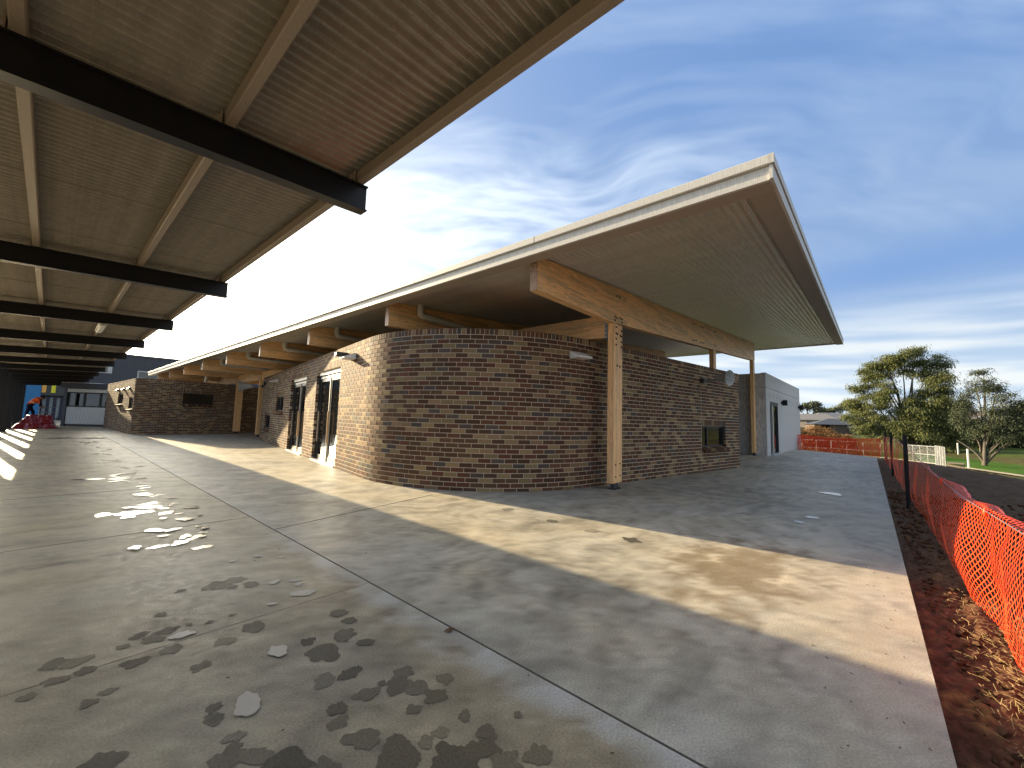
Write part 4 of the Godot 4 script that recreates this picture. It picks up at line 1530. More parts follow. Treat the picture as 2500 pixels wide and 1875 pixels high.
# ------------------------------------------------ walkway canopy overhead
func build_canopy() -> void:
	var t := thing("walkway_canopy", "dark steel framed walkway canopy with corrugated roof over the left path", "canopy", Vector3(-1.4, 0, -3.1))
	var sl := 0.05
	var yb := func(x: float) -> float: return 2.985 + sl * (x - 1.6)
	for k in range(-2, 12):
		var z := -3.12 - 4.03 * k
		var be := MB.new()
		var h := 0.215
		be.prism(PackedVector2Array([Vector2(-1.56, yb.call(-1.56)), Vector2(1.60, yb.call(1.60)), Vector2(1.60, yb.call(1.60) + h), Vector2(-1.56, yb.call(-1.56) + h)]), z - 0.03, z + 0.03)
		for y in [0.0, h - 0.012]:
			be.prism(PackedVector2Array([Vector2(-1.56, yb.call(-1.56) + y - 0.001), Vector2(1.602, yb.call(1.602) + y - 0.001), Vector2(1.602, yb.call(1.602) + y + 0.012), Vector2(-1.56, yb.call(-1.56) + y + 0.012)]), z - 0.052, z + 0.052)
		obj("beam", be, M.steel_black, t)
		var co := MB.new()
		co.bbox(T(Vector3(-1.43, 1.41, z)), Vector3(0.26, 2.82, 0.16), 0.008)
		var cc := obj("column", co, M.steel_black, t)
		var bp := MB.new()
		bp.bbox(T(Vector3(-1.43, 0.01, z)), Vector3(0.36, 0.02, 0.26), 0.004)
		obj("base_plate", bp, M.steel_black, cc)
	for x in [-1.50, -0.26, 0.62, 1.535]:
		var pu := MB.new()
		var y: float = yb.call(x) + 0.215
		pu.bbox(Transform3D(Basis(Vector3.BACK, atan(sl)), Vector3(x, y + 0.052, -21.0)), Vector3(0.062, 0.10, 58.0), 0.008)
		obj("purlin", pu, M.purlin, t)
	for k in range(-1, 4):
		for x in [-0.26, 0.62, 1.535]:
			var cl := MB.new()
			var y: float = yb.call(x) + 0.215
			cl.bbox(T(Vector3(x - 0.045, y + 0.045, -3.12 - 4.03 * k)), Vector3(0.008, 0.10, 0.09), 0.001)
			for e in [-0.022, 0.022]:
				cl.lathe(Transform3D(Basis(Vector3.BACK, PI / 2), Vector3(x - 0.049, y + 0.05 + e, -3.12 - 4.03 * k)), PackedVector2Array([Vector2(0.011, 0), Vector2(0.011, 0.01), Vector2(0, 0.011)]), 6)
			obj("cleat", cl, M.purlin, t)
	var sm := corrugated(3.16, 11, 0.0762, 0.0165, sl, 1.3).mesh()
	var z := 7.0
	var i := 0
	while z > -49.5:
		var o := MeshInstance3D.new()
		o.mesh = sm
		o.material_override = M.canopy_sheet
		o.position = Vector3(-1.57, yb.call(-1.57) + 0.215 + 0.134 + (0.0 if i % 2 else 0.002), z)
		put(o, "roof_sheet", t)
		z -= 0.762
		i += 1
	var gu := MB.new()
	gu.wbox(Vector3(-1.72, 3.06, -49.6), Vector3(-1.575, 3.20, 8.0))
	obj("gutter", gu, M.steel_black, t)
	# fluorescent batten fixed under a purlin
	var fl := thing("batten_light", "white batten light fixed under the canopy between two beams", "light", Vector3(0.62, 3.05, -12.8))
	var fb := MB.new()
	fb.bbox(T(Vector3(0.60, 3.085, -12.75)), Vector3(0.14, 0.05, 1.3), 0.01)
	obj("housing", fb, M.white, fl)
	var fd := MB.new()
	fd.bbox(T(Vector3(0.60, 3.04, -12.75)), Vector3(0.10, 0.045, 1.26), 0.015)
	obj("diffuser", fd, M.white, fl)

# ------------------------------------------------ pale concrete block at the right end
func build_concrete_block() -> void:
	var W := Vector3(20.86, 0, -3.2)
	var d := Vector3(9.88, 0, 0.266).normalized()
	var n := Vector3(-d.z, 0, d.x)
	var bs := Basis(d, Vector3.UP, n)
	var t := thing("concrete_building", "pale grey precast concrete building with a glazed door beyond the brick wall", "building", W)
	var dx0 := 0.76
	var dx1 := 2.73
	var dh := 2.45
	var L := 9.9
	var D := 9.0
	var box := func(a: Vector3, b: Vector3) -> MB:
		var mb := MB.new()
		mb.bbox(Transform3D(bs, W + bs * ((a + b) / 2)), (b - a).abs(), 0.008)
		return mb
	obj("wall_panel", box.call(Vector3(0, 0, -0.18), Vector3(dx0, 3.03, 0)), M.precast, t)
	obj("wall_panel", box.call(Vector3(dx0 + 0.002, dh, -0.181), Vector3(dx1 - 0.002, 3.03, -0.001)), M.precast, t)
	obj("wall_panel", box.call(Vector3(dx1, 0, -0.18), Vector3(L, 3.03, 0)), M.precast, t)
	obj("wall_panel", box.call(Vector3(0.003, 3.042, -0.18), Vector3(L, 3.68, 0.0)), M.precast, t)
	obj("wall_panel", box.call(Vector3(0.0, 0, -D), Vector3(0.18, 3.03, -0.182)), M.precast, t)
	obj("wall_panel", box.call(Vector3(0.0, 3.042, -D), Vector3(0.18, 3.68, -0.182)), M.precast, t)
	obj("wall_panel", box.call(Vector3(L - 0.18, 0, -D), Vector3(L, 3.68, -0.182)), M.precast, t)
	obj("wall_panel", box.call(Vector3(0.0, 0, -D - 0.2), Vector3(L, 3.68, -D - 0.002)), M.precast, t)
	obj("roof", box.call(Vector3(0.1, 3.42, -D), Vector3(L - 0.1, 3.50, -0.1)), M.dark_inside, t)
	obj("backing", box.call(Vector3(0.02, 3.0, -0.16), Vector3(L - 0.02, 3.07, -0.02)), M.dark_inside, t)
	obj("coping", box.call(Vector3(-0.012, 3.682, -0.19), Vector3(L + 0.01, 3.70, 0.012)), M.white_metal, t)
	var fr := MB.new()
	for x in [dx0 + 0.05, dx1 - 0.05]:
		fr.box(Transform3D(bs, W + bs * Vector3(x, dh / 2, -0.06)), Vector3(0.1, dh, 0.11))
	fr.box(Transform3D(bs, W + bs * Vector3((dx0 + dx1) / 2, dh - 0.09, -0.06)), Vector3(dx1 - dx0 - 0.2, 0.18, 0.10))
	var fo := obj("door", fr, M.steel_dark, t)
	var st := MB.new()
	st.box(Transform3D(bs, W + bs * Vector3((dx0 + dx1) / 2 - 0.25, dh / 2 - 0.05, -0.04)), Vector3(0.22, dh - 0.1, 0.06))
	obj("meeting_stile", st, M.alu, fo)
	var pn := MB.new()
	pn.box(Transform3D(bs, W + bs * Vector3((dx0 + dx1) / 2, dh / 2 - 0.05, -0.07)), Vector3(dx1 - dx0 - 0.2, dh - 0.3, 0.01))
	obj("pane", pn, M.glass, fo)
	var sl := MB.new()
	sl.box(Transform3D(bs, W + bs * Vector3((dx0 + dx1) / 2, 0.025, 0.03)), Vector3(dx1 - dx0, 0.05, 0.2))
	obj("threshold", sl, M.grey_light, fo)
	# black up-and-down lights on its face
	for q in [[3.65, "black box wall light beside the door of the concrete building"], [9.25, "black box wall light at the far end of the concrete building"]]:
		var at: Vector3 = W + bs * Vector3(q[0], 2.52, 0.0)
		var w := thing("wall_light", q[1], "wall light", at, "black wall lights on the concrete building")
		var b1 := MB.new()
		b1.bbox(Transform3D(bs, at + bs * Vector3(0, 0.0, 0.03)), Vector3(0.14, 0.14, 0.06), 0.005)
		obj("mount", b1, M.steel_black, w)
		var b2 := MB.new()
		b2.bbox(Transform3D(bs, at + bs * Vector3(0, 0, 0.16)), Vector3(0.16, 0.28, 0.20), 0.008)
		obj("housing", b2, M.steel_black, w)

# ------------------------------------------------ buildings and things at the left end
func build_far_left() -> void:
	# two storey dark building
	var t := thing("school_building", "tall dark navy ribbed metal building behind the white portable", "building", Vector3(16, 0, -64))
	var w := MB.new()
	w.wbox(Vector3(-7.0, 0, -74.0), Vector3(34.0, 7.2, -62.0))
	obj("wall", w, M.navy, t)
	var rb := MB.new()
	var x := 1.7
	while x < 20.0:
		rb.wbox(Vector3(x, 0.2, -62.01), Vector3(x + 0.05, 7.19, -61.965))
		x += 0.25
	var rbo := obj("cladding_ribs", rb, M.navy, t)
	rbo.set_meta("kind", "stuff")
	var tr := MB.new()
	tr.wbox(Vector3(-7.1, 7.15, -74.1), Vector3(34.1, 7.35, -61.9))
	obj("roof_capping", tr, M.navy, t)
	for q in [[3.1, 4.15, 5.05, 5.95], [6.2, 9.0, 4.7, 5.6], [11.0, 13.5, 4.7, 5.6]]:
		var f := MB.new()
		f.wbox(Vector3(q[0], q[2], -61.98), Vector3(q[1], q[3], -61.93))
		var fo := obj("window", f, M.grey_light, t)
		var pn := MB.new()
		pn.wbox(Vector3(q[0] + 0.12, q[2] + 0.12, -61.94), Vector3(q[1] - 0.35, q[3] - 0.1, -61.92))
		obj("pane", pn, M.glass, fo)
	# low building with the blue wall
	var b := thing("school_building", "low building with a bright blue end wall under the far canopy", "building", Vector3(-1, 0, -57.5))
	var bw := MB.new()
	bw.wbox(Vector3(-4.2, 0, -61.5), Vector3(-0.66, 3.9, -57.0))
	obj("blue_wall", bw, M.blue, b)
	var ew := MB.new()
	ew.wbox(Vector3(-0.66, 2.30, -61.5), Vector3(1.4, 3.9, -57.03))
	ew.wbox(Vector3(-0.66, 0, -61.5), Vector3(1.4, 2.30, -57.5))
	obj("entry_wall", ew, M.steel_dark, b)
	for q in [[-0.62, -0.36, Color(0.62, 0.33, 0.06)], [-0.05, 0.22, Color(0.62, 0.56, 0.02)]]:
		var p := MB.new()
		p.wbox(Vector3(q[0], 2.55, -57.03), Vector3(q[1], 3.55, -56.99))
		obj("colour_panel", p, mat(q[2], 0.5), b)
	var dx := -0.60
	for i in 4:
		var p := MB.new()
		p.wbox(Vector3(dx, 0.05, -57.5), Vector3(dx + 0.40, 2.26, -57.44))
		var po := obj("entry_door", p, mat(Color(0.012, 0.016, 0.05), 0.4), b)
		var g := MB.new()
		g.wbox(Vector3(dx + 0.10, 0.25, -57.44), Vector3(dx + 0.30, 2.10, -57.42))
		obj("pane", g, mat(Color(0.16, 0.20, 0.21), 0.15), po)
		dx += 0.44
	# white portable classroom
	var q0 := Vector3(0.65, 0, -40.3)
	var d := Vector3(2.44, 0, 2.1).normalized()
	var n := Vector3(-d.z, 0, d.x)
	var bs := Basis(d, Vector3.UP, n)
	var pt := thing("portable_classroom", "white ribbed portable classroom with a dark band of windows", "building", q0)
	var L := 6.5
	var D := 3.4
	var bx := func(a: Vector3, e: Vector3) -> MB:
		var mb := MB.new()
		mb.box(Transform3D(bs, q0 + bs * ((a + e) / 2)), (e - a).abs())
		return mb
	obj("wall", bx.call(Vector3(0, 0.18, -D), Vector3(L, 2.60, -0.05)), M.steel_dark, pt)
	var rib := MB.new()
	var u := 0.12
	while u < L:
		rib.box(Transform3D(bs, q0 + bs * Vector3(u + 0.03, 0.72, -0.02)), Vector3(0.055, 1.14, 0.05))
		rib.box(Transform3D(bs, q0 + bs * Vector3(u + 0.03, 2.40, 0.04)), Vector3(0.055, 0.22, 0.06))
		u += 0.085
	rib.box(Transform3D(bs, q0 + bs * Vector3(L / 2, 0.72, -0.05)), Vector3(L - 0.1, 1.14, 0.04))
	rib.box(Transform3D(bs, q0 + bs * Vector3(L / 2, 2.40, 0.0)), Vector3(L - 0.1, 0.22, 0.06))
	obj("white_cladding", rib, M.white_metal, pt)
	obj("skirt", bx.call(Vector3(0.02, 0.02, -D), Vector3(L, 0.16, -0.04)), M.steel_dark, pt)
	obj("corner_post", bx.call(Vector3(-0.08, 0.0, -0.10), Vector3(0.10, 2.6, 0.06)), M.navy, pt)
	obj("roof", bx.call(Vector3(-0.25, 2.55, -D - 0.2), Vector3(L + 0.2, 2.90, 0.16)), M.navy, pt)
	for i in 8:
		var ri: MB = bx.call(Vector3(-0.2 + i * 0.3, 2.90, -0.5), Vector3(-0.05 + i * 0.3, 2.93, 0.17))
		obj("roof_rib", ri, M.white_metal, pt)
	obj("side_panel", bx.call(Vector3(-0.06, 0.18, -D), Vector3(-0.01, 1.25, -0.12)), M.white_metal, pt)
	for i in 4:
		var u0 := 0.2 + i * 0.95
		var fo := obj("window", bx.call(Vector3(u0, 1.31, -0.06), Vector3(u0 + 0.90, 2.27, -0.015)), M.steel_dark, pt)
		obj("pane", bx.call(Vector3(u0 + 0.07, 1.38, -0.03), Vector3(u0 + 0.83, 2.20, -0.008)), M.glass, fo)
	# red plastic sheeting heaped on the path
	var pile := thing("plastic_sheet_heap", "heap of folded dark red plastic sheeting on the path", "sheeting", Vector3(-0.4, 0, -36.2))
	var pm := mat(Color(0.26, 0.022, 0.022), 0.25)
	pm.cull_mode = BaseMaterial3D.CULL_DISABLED
	for layer in 3:
		var mb := MB.new()
		var nx := 44
		var nzv := 26
		var x0 := -1.32 + layer * 0.16
		var x1 := 0.42 - layer * 0.06
		var za := -37.6
		var zb := -35.1 - layer * 0.35
		var top := 0.26 + layer * 0.22
		for j in nzv + 1:
			for i in nx + 1:
				var fx := float(i) / nx
				var fz := float(j) / nzv
				var e := minf(minf(fx, 1.0 - fx) * 5.0, minf(fz, 1.0 - fz) * 4.0)
				var xx := lerpf(x0, x1, fx) + 0.07 * nz.get_noise_2d(fz * 5.0, layer * 9.0)
				var zz := lerpf(za, zb, fz) + 0.12 * nz.get_noise_2d(fx * 4.0, layer * 7.0 + 3.0)
				var fold := 0.10 * absf(nz.get_noise_2d(xx * 1.2 + layer * 5.0, zz * 4.0)) + 0.05 * nz.get_noise_2d(xx * 5.0, zz * 7.0)
				mb.v.append(Vector3(xx, top * ss(0.0, 0.7, e) + fold * ss(0.0, 0.3, e) + 0.01, zz)); mb.n.append(Vector3.UP); mb.c.append(Color.WHITE); mb.t.append(Vector2(fx, fz))
		for j in nzv + 1:
			for i in nx + 1:
				var w1: Vector3 = mb.v[j * (nx + 1) + mini(i + 1, nx)] - mb.v[j * (nx + 1) + maxi(i - 1, 0)]
				var w2: Vector3 = mb.v[mini(j + 1, nzv) * (nx + 1) + i] - mb.v[maxi(j - 1, 0) * (nx + 1) + i]
				mb.n[j * (nx + 1) + i] = w2.cross(w1).normalized()
		for j in nzv:
			for i in nx:
				var k := j * (nx + 1) + i
				mb.ix.append_array(PackedInt32Array([k, k + 1, k + nx + 2, k, k + nx + 2, k + nx + 1]))
		obj("sheet", mb, pm, pile)
	# rail frame behind the heap
	var rl := MB.new()
	var rr := PackedFloat32Array([0.02, 0.02])
	for yy in [1.21, 0.86]:
		rl.tube(PackedVector3Array([Vector3(-0.46, yy, -42.0), Vector3(0.34, yy, -42.0)]), rr, 8)
	for xx in [-0.46, 0.34]:
		rl.tube(PackedVector3Array([Vector3(xx, 0, -42.0), Vector3(xx, 1.21, -42.0)]), rr, 8)
	tag(obj("barrier_rail", rl, M.galv), "silver tubular rail frame behind the red sheeting", "rail")
	# worker bending over the heap
	var o := Vector3(-0.78, 0.42, -37.9)
	var bones: Array = [
		[Vector3(-0.14, 0.08, 0.10), Vector3(-0.10, 0.45, 0.10), 0.05, 0.065], [Vector3(-0.10, 0.45, 0.10), Vector3(-0.03, 0.86, 0.08), 0.07, 0.095],
		[Vector3(0.16, 0.08, -0.10), Vector3(0.14, 0.47, -0.09), 0.05, 0.065], [Vector3(0.14, 0.47, -0.09), Vector3(-0.02, 0.86, -0.08), 0.07, 0.095],
		[Vector3(-0.14, 0.05, 0.10), Vector3(0.04, 0.03, 0.11), 0.045, 0.04], [Vector3(0.16, 0.05, -0.10), Vector3(0.34, 0.03, -0.10), 0.045, 0.04],
		[Vector3(-0.03, 0.88, 0.06), Vector3(-0.03, 0.88, -0.06), 0.12, 0.12], [Vector3(-0.02, 0.92, 0.0), Vector3(0.10, 1.10, 0.0), 0.14, 0.15],
		[Vector3(0.10, 1.10, 0.0), Vector3(0.25, 1.25, 0.0), 0.15, 0.155], [Vector3(0.27, 1.27, 0.15), Vector3(0.27, 1.27, -0.15), 0.075, 0.075],
		[Vector3(0.29, 1.29, 0.0), Vector3(0.37, 1.34, 0.0), 0.06, 0.055],
		[Vector3(0.28, 1.24, 0.20), Vector3(0.36, 0.99, 0.20), 0.055, 0.045], [Vector3(0.36, 0.99, 0.20), Vector3(0.48, 0.80, 0.12), 0.045, 0.032],
		[Vector3(0.28, 1.24, -0.20), Vector3(0.40, 1.00, -0.20), 0.055, 0.045], [Vector3(0.40, 1.00, -0.20), Vector3(0.50, 0.81, -0.10), 0.045, 0.032],
		[Vector3(0.49, 0.79, 0.11), Vector3(0.52, 0.72, 0.09), 0.035, 0.025], [Vector3(0.51, 0.80, -0.09), Vector3(0.54, 0.73, -0.07), 0.035, 0.025],
		[Vector3(0.42, 1.37, 0.0), Vector3(0.47, 1.40, 0.0), 0.095, 0.09], [Vector3(0.50, 1.33, 0.0), Vector3(0.52, 1.31, 0.0), 0.05, 0.04]]
	var paint := func(p: Vector3) -> Color:
		if p.x > 0.355 and p.y > 1.27:
			return Color(0.012, 0.013, 0.02) if p.y > 1.385 - (p.x - 0.4) * 0.3 else Color(0.32, 0.17, 0.11)
		if p.y < 0.06:
			return Color(0.05, 0.035, 0.02)
		if p.y < 0.90 and p.x < 0.30:
			return Color(0.012, 0.016, 0.035)
		if p.x > 0.44 and p.y < 0.90:
			return Color(0.32, 0.17, 0.11)
		if p.y > 1.0 and p.x < 0.36 and absf(p.z) < 0.26:
			var along := p.y + p.x * 0.6
			return Color(0.62, 0.60, 0.50) if absf(along - 1.13) < 0.03 else Color(0.85, 0.13, 0.025)
		return Color(0.02, 0.025, 0.05)
	var bm := body_mesh(bones, Vector3(-0.36, -0.06, -0.36), Vector3(0.68, 1.60, 0.36), 0.021, 0.045, paint)
	var person := thing("person", "person in orange work shirt and dark trousers bending over red sheeting", "person", o)
	var pb := MeshInstance3D.new()
	pb.mesh = bm.mesh()
	pb.material_override = vmat(0.8, 0.2)
	pb.name = "body"
	person.add_child(pb, true)
	var cap := MB.new()
	cap.lathe(Transform3D(Basis(Vector3.BACK, -0.5), Vector3(0.44, 1.41, 0)), PackedVector2Array([Vector2(0.11, 0.02), Vector2(0.105, 0.06), Vector2(0.07, 0.095), Vector2(0.0, 0.108)]), 16)
	var cp := MeshInstance3D.new()
	cp.mesh = cap.mesh(); cp.material_override = mat(Color(0.012, 0.013, 0.025), 0.8); cp.name = "cap"
	person.add_child(cp, true)

# ------------------------------------------------ lights and horns on the brick
func horn(label: String, at: Vector3, aim: Vector3, wall: Vector3, size: float, lift: float) -> void:
	var t := thing("horn_loudspeaker", label, "loudspeaker", wall)
	var y := aim.normalized()
	var x := y.cross(Vector3.UP).normalized()
	var bs := Basis(x, y, x.cross(y))
	var b := MB.new()
	b.lathe(Transform3D(bs, at), PackedVector2Array([Vector2(0.0, -0.02), Vector2(0.07, -0.02), Vector2(0.085, 0.03), Vector2(0.085, 0.12), Vector2(0.11, 0.16), Vector2(0.135, 0.25), Vector2(0.17, 0.33), Vector2(0.215, 0.38), Vector2(0.222, 0.385), Vector2(0.222, 0.395), Vector2(0.205, 0.39), Vector2(0.15, 0.33), Vector2(0.10, 0.25), Vector2(0.06, 0.18)]), 32)
	for i in b.v.size():
		b.v[i] = at + (b.v[i] - at) * size
	var bo := obj("bell", b, M.grey_light, t)
	var r := MB.new()
	r.lathe(Transform3D(bs, at), PackedVector2Array([Vector2(0.06, 0.18), Vector2(0.05, 0.30), Vector2(0.03, 0.335), Vector2(0.0, 0.345)]), 20)
	for i in r.v.size():
		r.v[i] = at + (r.v[i] - at) * size
	obj("reflex_cone", r, M.grey_light, bo)
	var br := MB.new()
	br.tube(PackedVector3Array([wall, wall.lerp(at, 0.55) + Vector3(0, -lift, 0), at + y * 0.05 * size - Vector3(0, 0.06, 0)]), PackedFloat32Array([0.02, 0.02, 0.02]), 8)
	br.bbox(Transform3D(bs, at + y * 0.03 * size - Vector3(0, 0.075 * size, 0)), Vector3(0.05, 0.22 * size, 0.03), 0.004)
	obj("bracket", br, M.galv, t)
	var pl_ := MB.new()
	pl_.box(Transform3D(Basis(Vector3.UP, deg_to_rad(-9.5)), wall), Vector3(0.14, 0.12, 0.14))
	obj("junction_box", pl_, M.steel_dark, t)

func wedge_light(label: String, f: Array, y: float, w: float, wm: Material, group: String, dk := 1.0) -> void:
	var at: Vector3 = f[0] + Vector3(0, y, 0)
	var bs := Basis(-f[1], Vector3.UP, f[2])
	var t := thing("wall_light", label, "wall light", at, group)
	var mb := MB.new()
	var prof := PackedVector2Array([Vector2(0.0, -0.055), Vector2(0.255 * dk, -0.05), Vector2(0.26 * dk, -0.02), Vector2(0.05 * dk, 0.075), Vector2(0.0, 0.08)])
	mb.prism(prof, -w / 2, w / 2)
	var rot := Basis(f[2], Vector3.UP, f[2].cross(Vector3.UP))
	for i in mb.v.size():
		mb.v[i] = at + rot * mb.v[i]
		mb.n[i] = rot * mb.n[i]
	obj("housing", mb, wm, t)
	var g := MB.new()
	g.box(Transform3D(bs, at + f[2] * 0.13 * dk + Vector3(0, -0.056, 0)), Vector3(w - 0.06, 0.006, 0.18 * dk))
	obj("diffuser", g, M.white, t)

func build_wall_fittings() -> void:
	var b0 := 7.4 + 3.2 * PI / 2
	var p := pod_path
	# beside the nearer door: a white wedge and a dark box
	wedge_light("white wedge wall light on sunlit bricks right of the nearer door", p.at(b0 + 0.95), 2.60, 0.34, M.white, "white wedge wall lights on the brick building")
	wedge_light("white wedge wall light on the shaded brick curve near the timber post", p.at(10.6 - 2.95), 2.55, 0.36, M.white, "white wedge wall lights on the brick building")
	wedge_light("white wedge wall light high on the bricks beyond the farther door", p.at(b0 + 10.3), 2.58, 0.34, M.white, "white wedge wall lights on the brick building")
	var f: Array = p.at(b0 + 1.42)
	var at: Vector3 = f[0] + Vector3(0, 2.70, 0)
	var bs := Basis(-f[1], Vector3.UP, f[2])
	var t := thing("security_sensor", "small black box sensor beside the white wedge light above the nearer door", "sensor", at)
	var mb := MB.new()
	mb.bbox(Transform3D(bs, at + f[2] * 0.13), Vector3(0.16, 0.10, 0.26), 0.01)
	obj("housing", mb, M.steel_dark, t)
	var lens := MB.new()
	lens.bbox(Transform3D(bs, at + f[2] * 0.265), Vector3(0.13, 0.075, 0.012), 0.004)
	obj("lens", lens, M.frame_dark, t)
	var f2: Array = p.at(b0 + 13.3)
	var at2: Vector3 = f2[0] + Vector3(0, 2.62, 0)
	var t2 := thing("junction_box", "little dark junction box near the end of the sunlit brick wall", "junction box", at2)
	var mb2 := MB.new()
	mb2.bbox(Transform3D(Basis(-f2[1], Vector3.UP, f2[2]), at2 + f2[2] * 0.05), Vector3(0.16, 0.18, 0.10), 0.01)
	obj("box", mb2, M.steel_dark, t2)
	# lights on the lit face of the far building
	var g := 0
	for q in [[10.05, "dark wall light above the left small window of the far brick building"], [8.2, "dark wall light above the right small window of the far brick building"], [6.6, "dark wall light at the curved corner of the far brick building"]]:
		wedge_light(q[1], far_path.at(q[0]), 2.34, 0.22, M.steel_dark, "dark wall lights on the far brick building", 0.55)
		g += 1
	# horns
	var h: Array = p.at(2.50)
	var hw: Vector3 = h[0] + h[2] * 0.03 + Vector3(0, 2.50, 0)
	horn("grey horn loudspeaker on the shaded brick wall above the small window", hw + h[2] * 0.34 - h[1] * 0.10 + Vector3(0, 0.06, 0), h[2] * 0.98 + h[1] * 0.16 + Vector3(0, -0.06, 0), hw, 0.95, 0.02)
	var h2: Array = p.at(p.total - 0.25)
	var hw2: Vector3 = h2[0] + h2[2] * 0.03 + Vector3(0, 2.52, 0)
	horn("pale horn loudspeaker at the far end of the sunlit brick wall", hw2 + h2[2] * 0.45 + Vector3(0, -0.02, 0), h2[2] * 1.0 + h2[1] * 0.25 + Vector3(0, -0.12, 0), hw2, 1.25, 0.0)

# ------------------------------------------------ orange netting, pickets, fences
func net_strip(P: Callable, s0: float, s1: float, cw: float, chh: float, rows: int, width: float, wrap_rows: int) -> MB:
	var mb := MB.new()
	var cols := int((s1 - s0) / cw)
	for j in rows + wrap_rows:
		for i in cols:
			for sg in 2:
				# strands of a diamond mesh, two per node
				var i0 := i + (0.5 if j % 2 else 0.0)
				var i1: float = i0 + (0.5 if sg == 0 else -0.5)
				var a: Vector3 = P.call(s0 + i0 * cw, j * chh)
				var b: Vector3 = P.call(s0 + i1 * cw, (j + 1) * chh)
				var u: Vector3 = P.call(s0 + i0 * cw + 0.02, j * chh) - a
				var w: float = width * (1.0 if j < rows else 1.7)
				var sd := u.normalized() * w * 0.5
				mb.quad(a - sd, a + sd, b + sd, b - sd)
		# thin band linking the diamonds along the row
	for e in 2:
		var hh: float = 0.0 if e == 0 else (rows + wrap_rows) * chh
		for i in cols:
			var a: Vector3 = P.call(s0 + i * cw, hh)
			var b: Vector3 = P.call(s0 + (i + 1) * cw, hh)
			var c: Vector3 = P.call(s0 + (i + 1) * cw, hh + (0.035 if e == 1 else -0.02))
			var d: Vector3 = P.call(s0 + i * cw, hh + (0.035 if e == 1 else -0.02))
			mb.quad(a, b, c, d)
	return mb

func net_top(x: float) -> float:
	return pl(x, [[1.0, 0.80], [3.6, 0.73], [4.5, 0.715], [5.3, 0.70], [6.7, 0.73], [8.3, 0.77], [10.3, 0.86], [13.6, 0.96], [17.9, 1.04], [23.0, 0.98], [27.5, 0.95]])

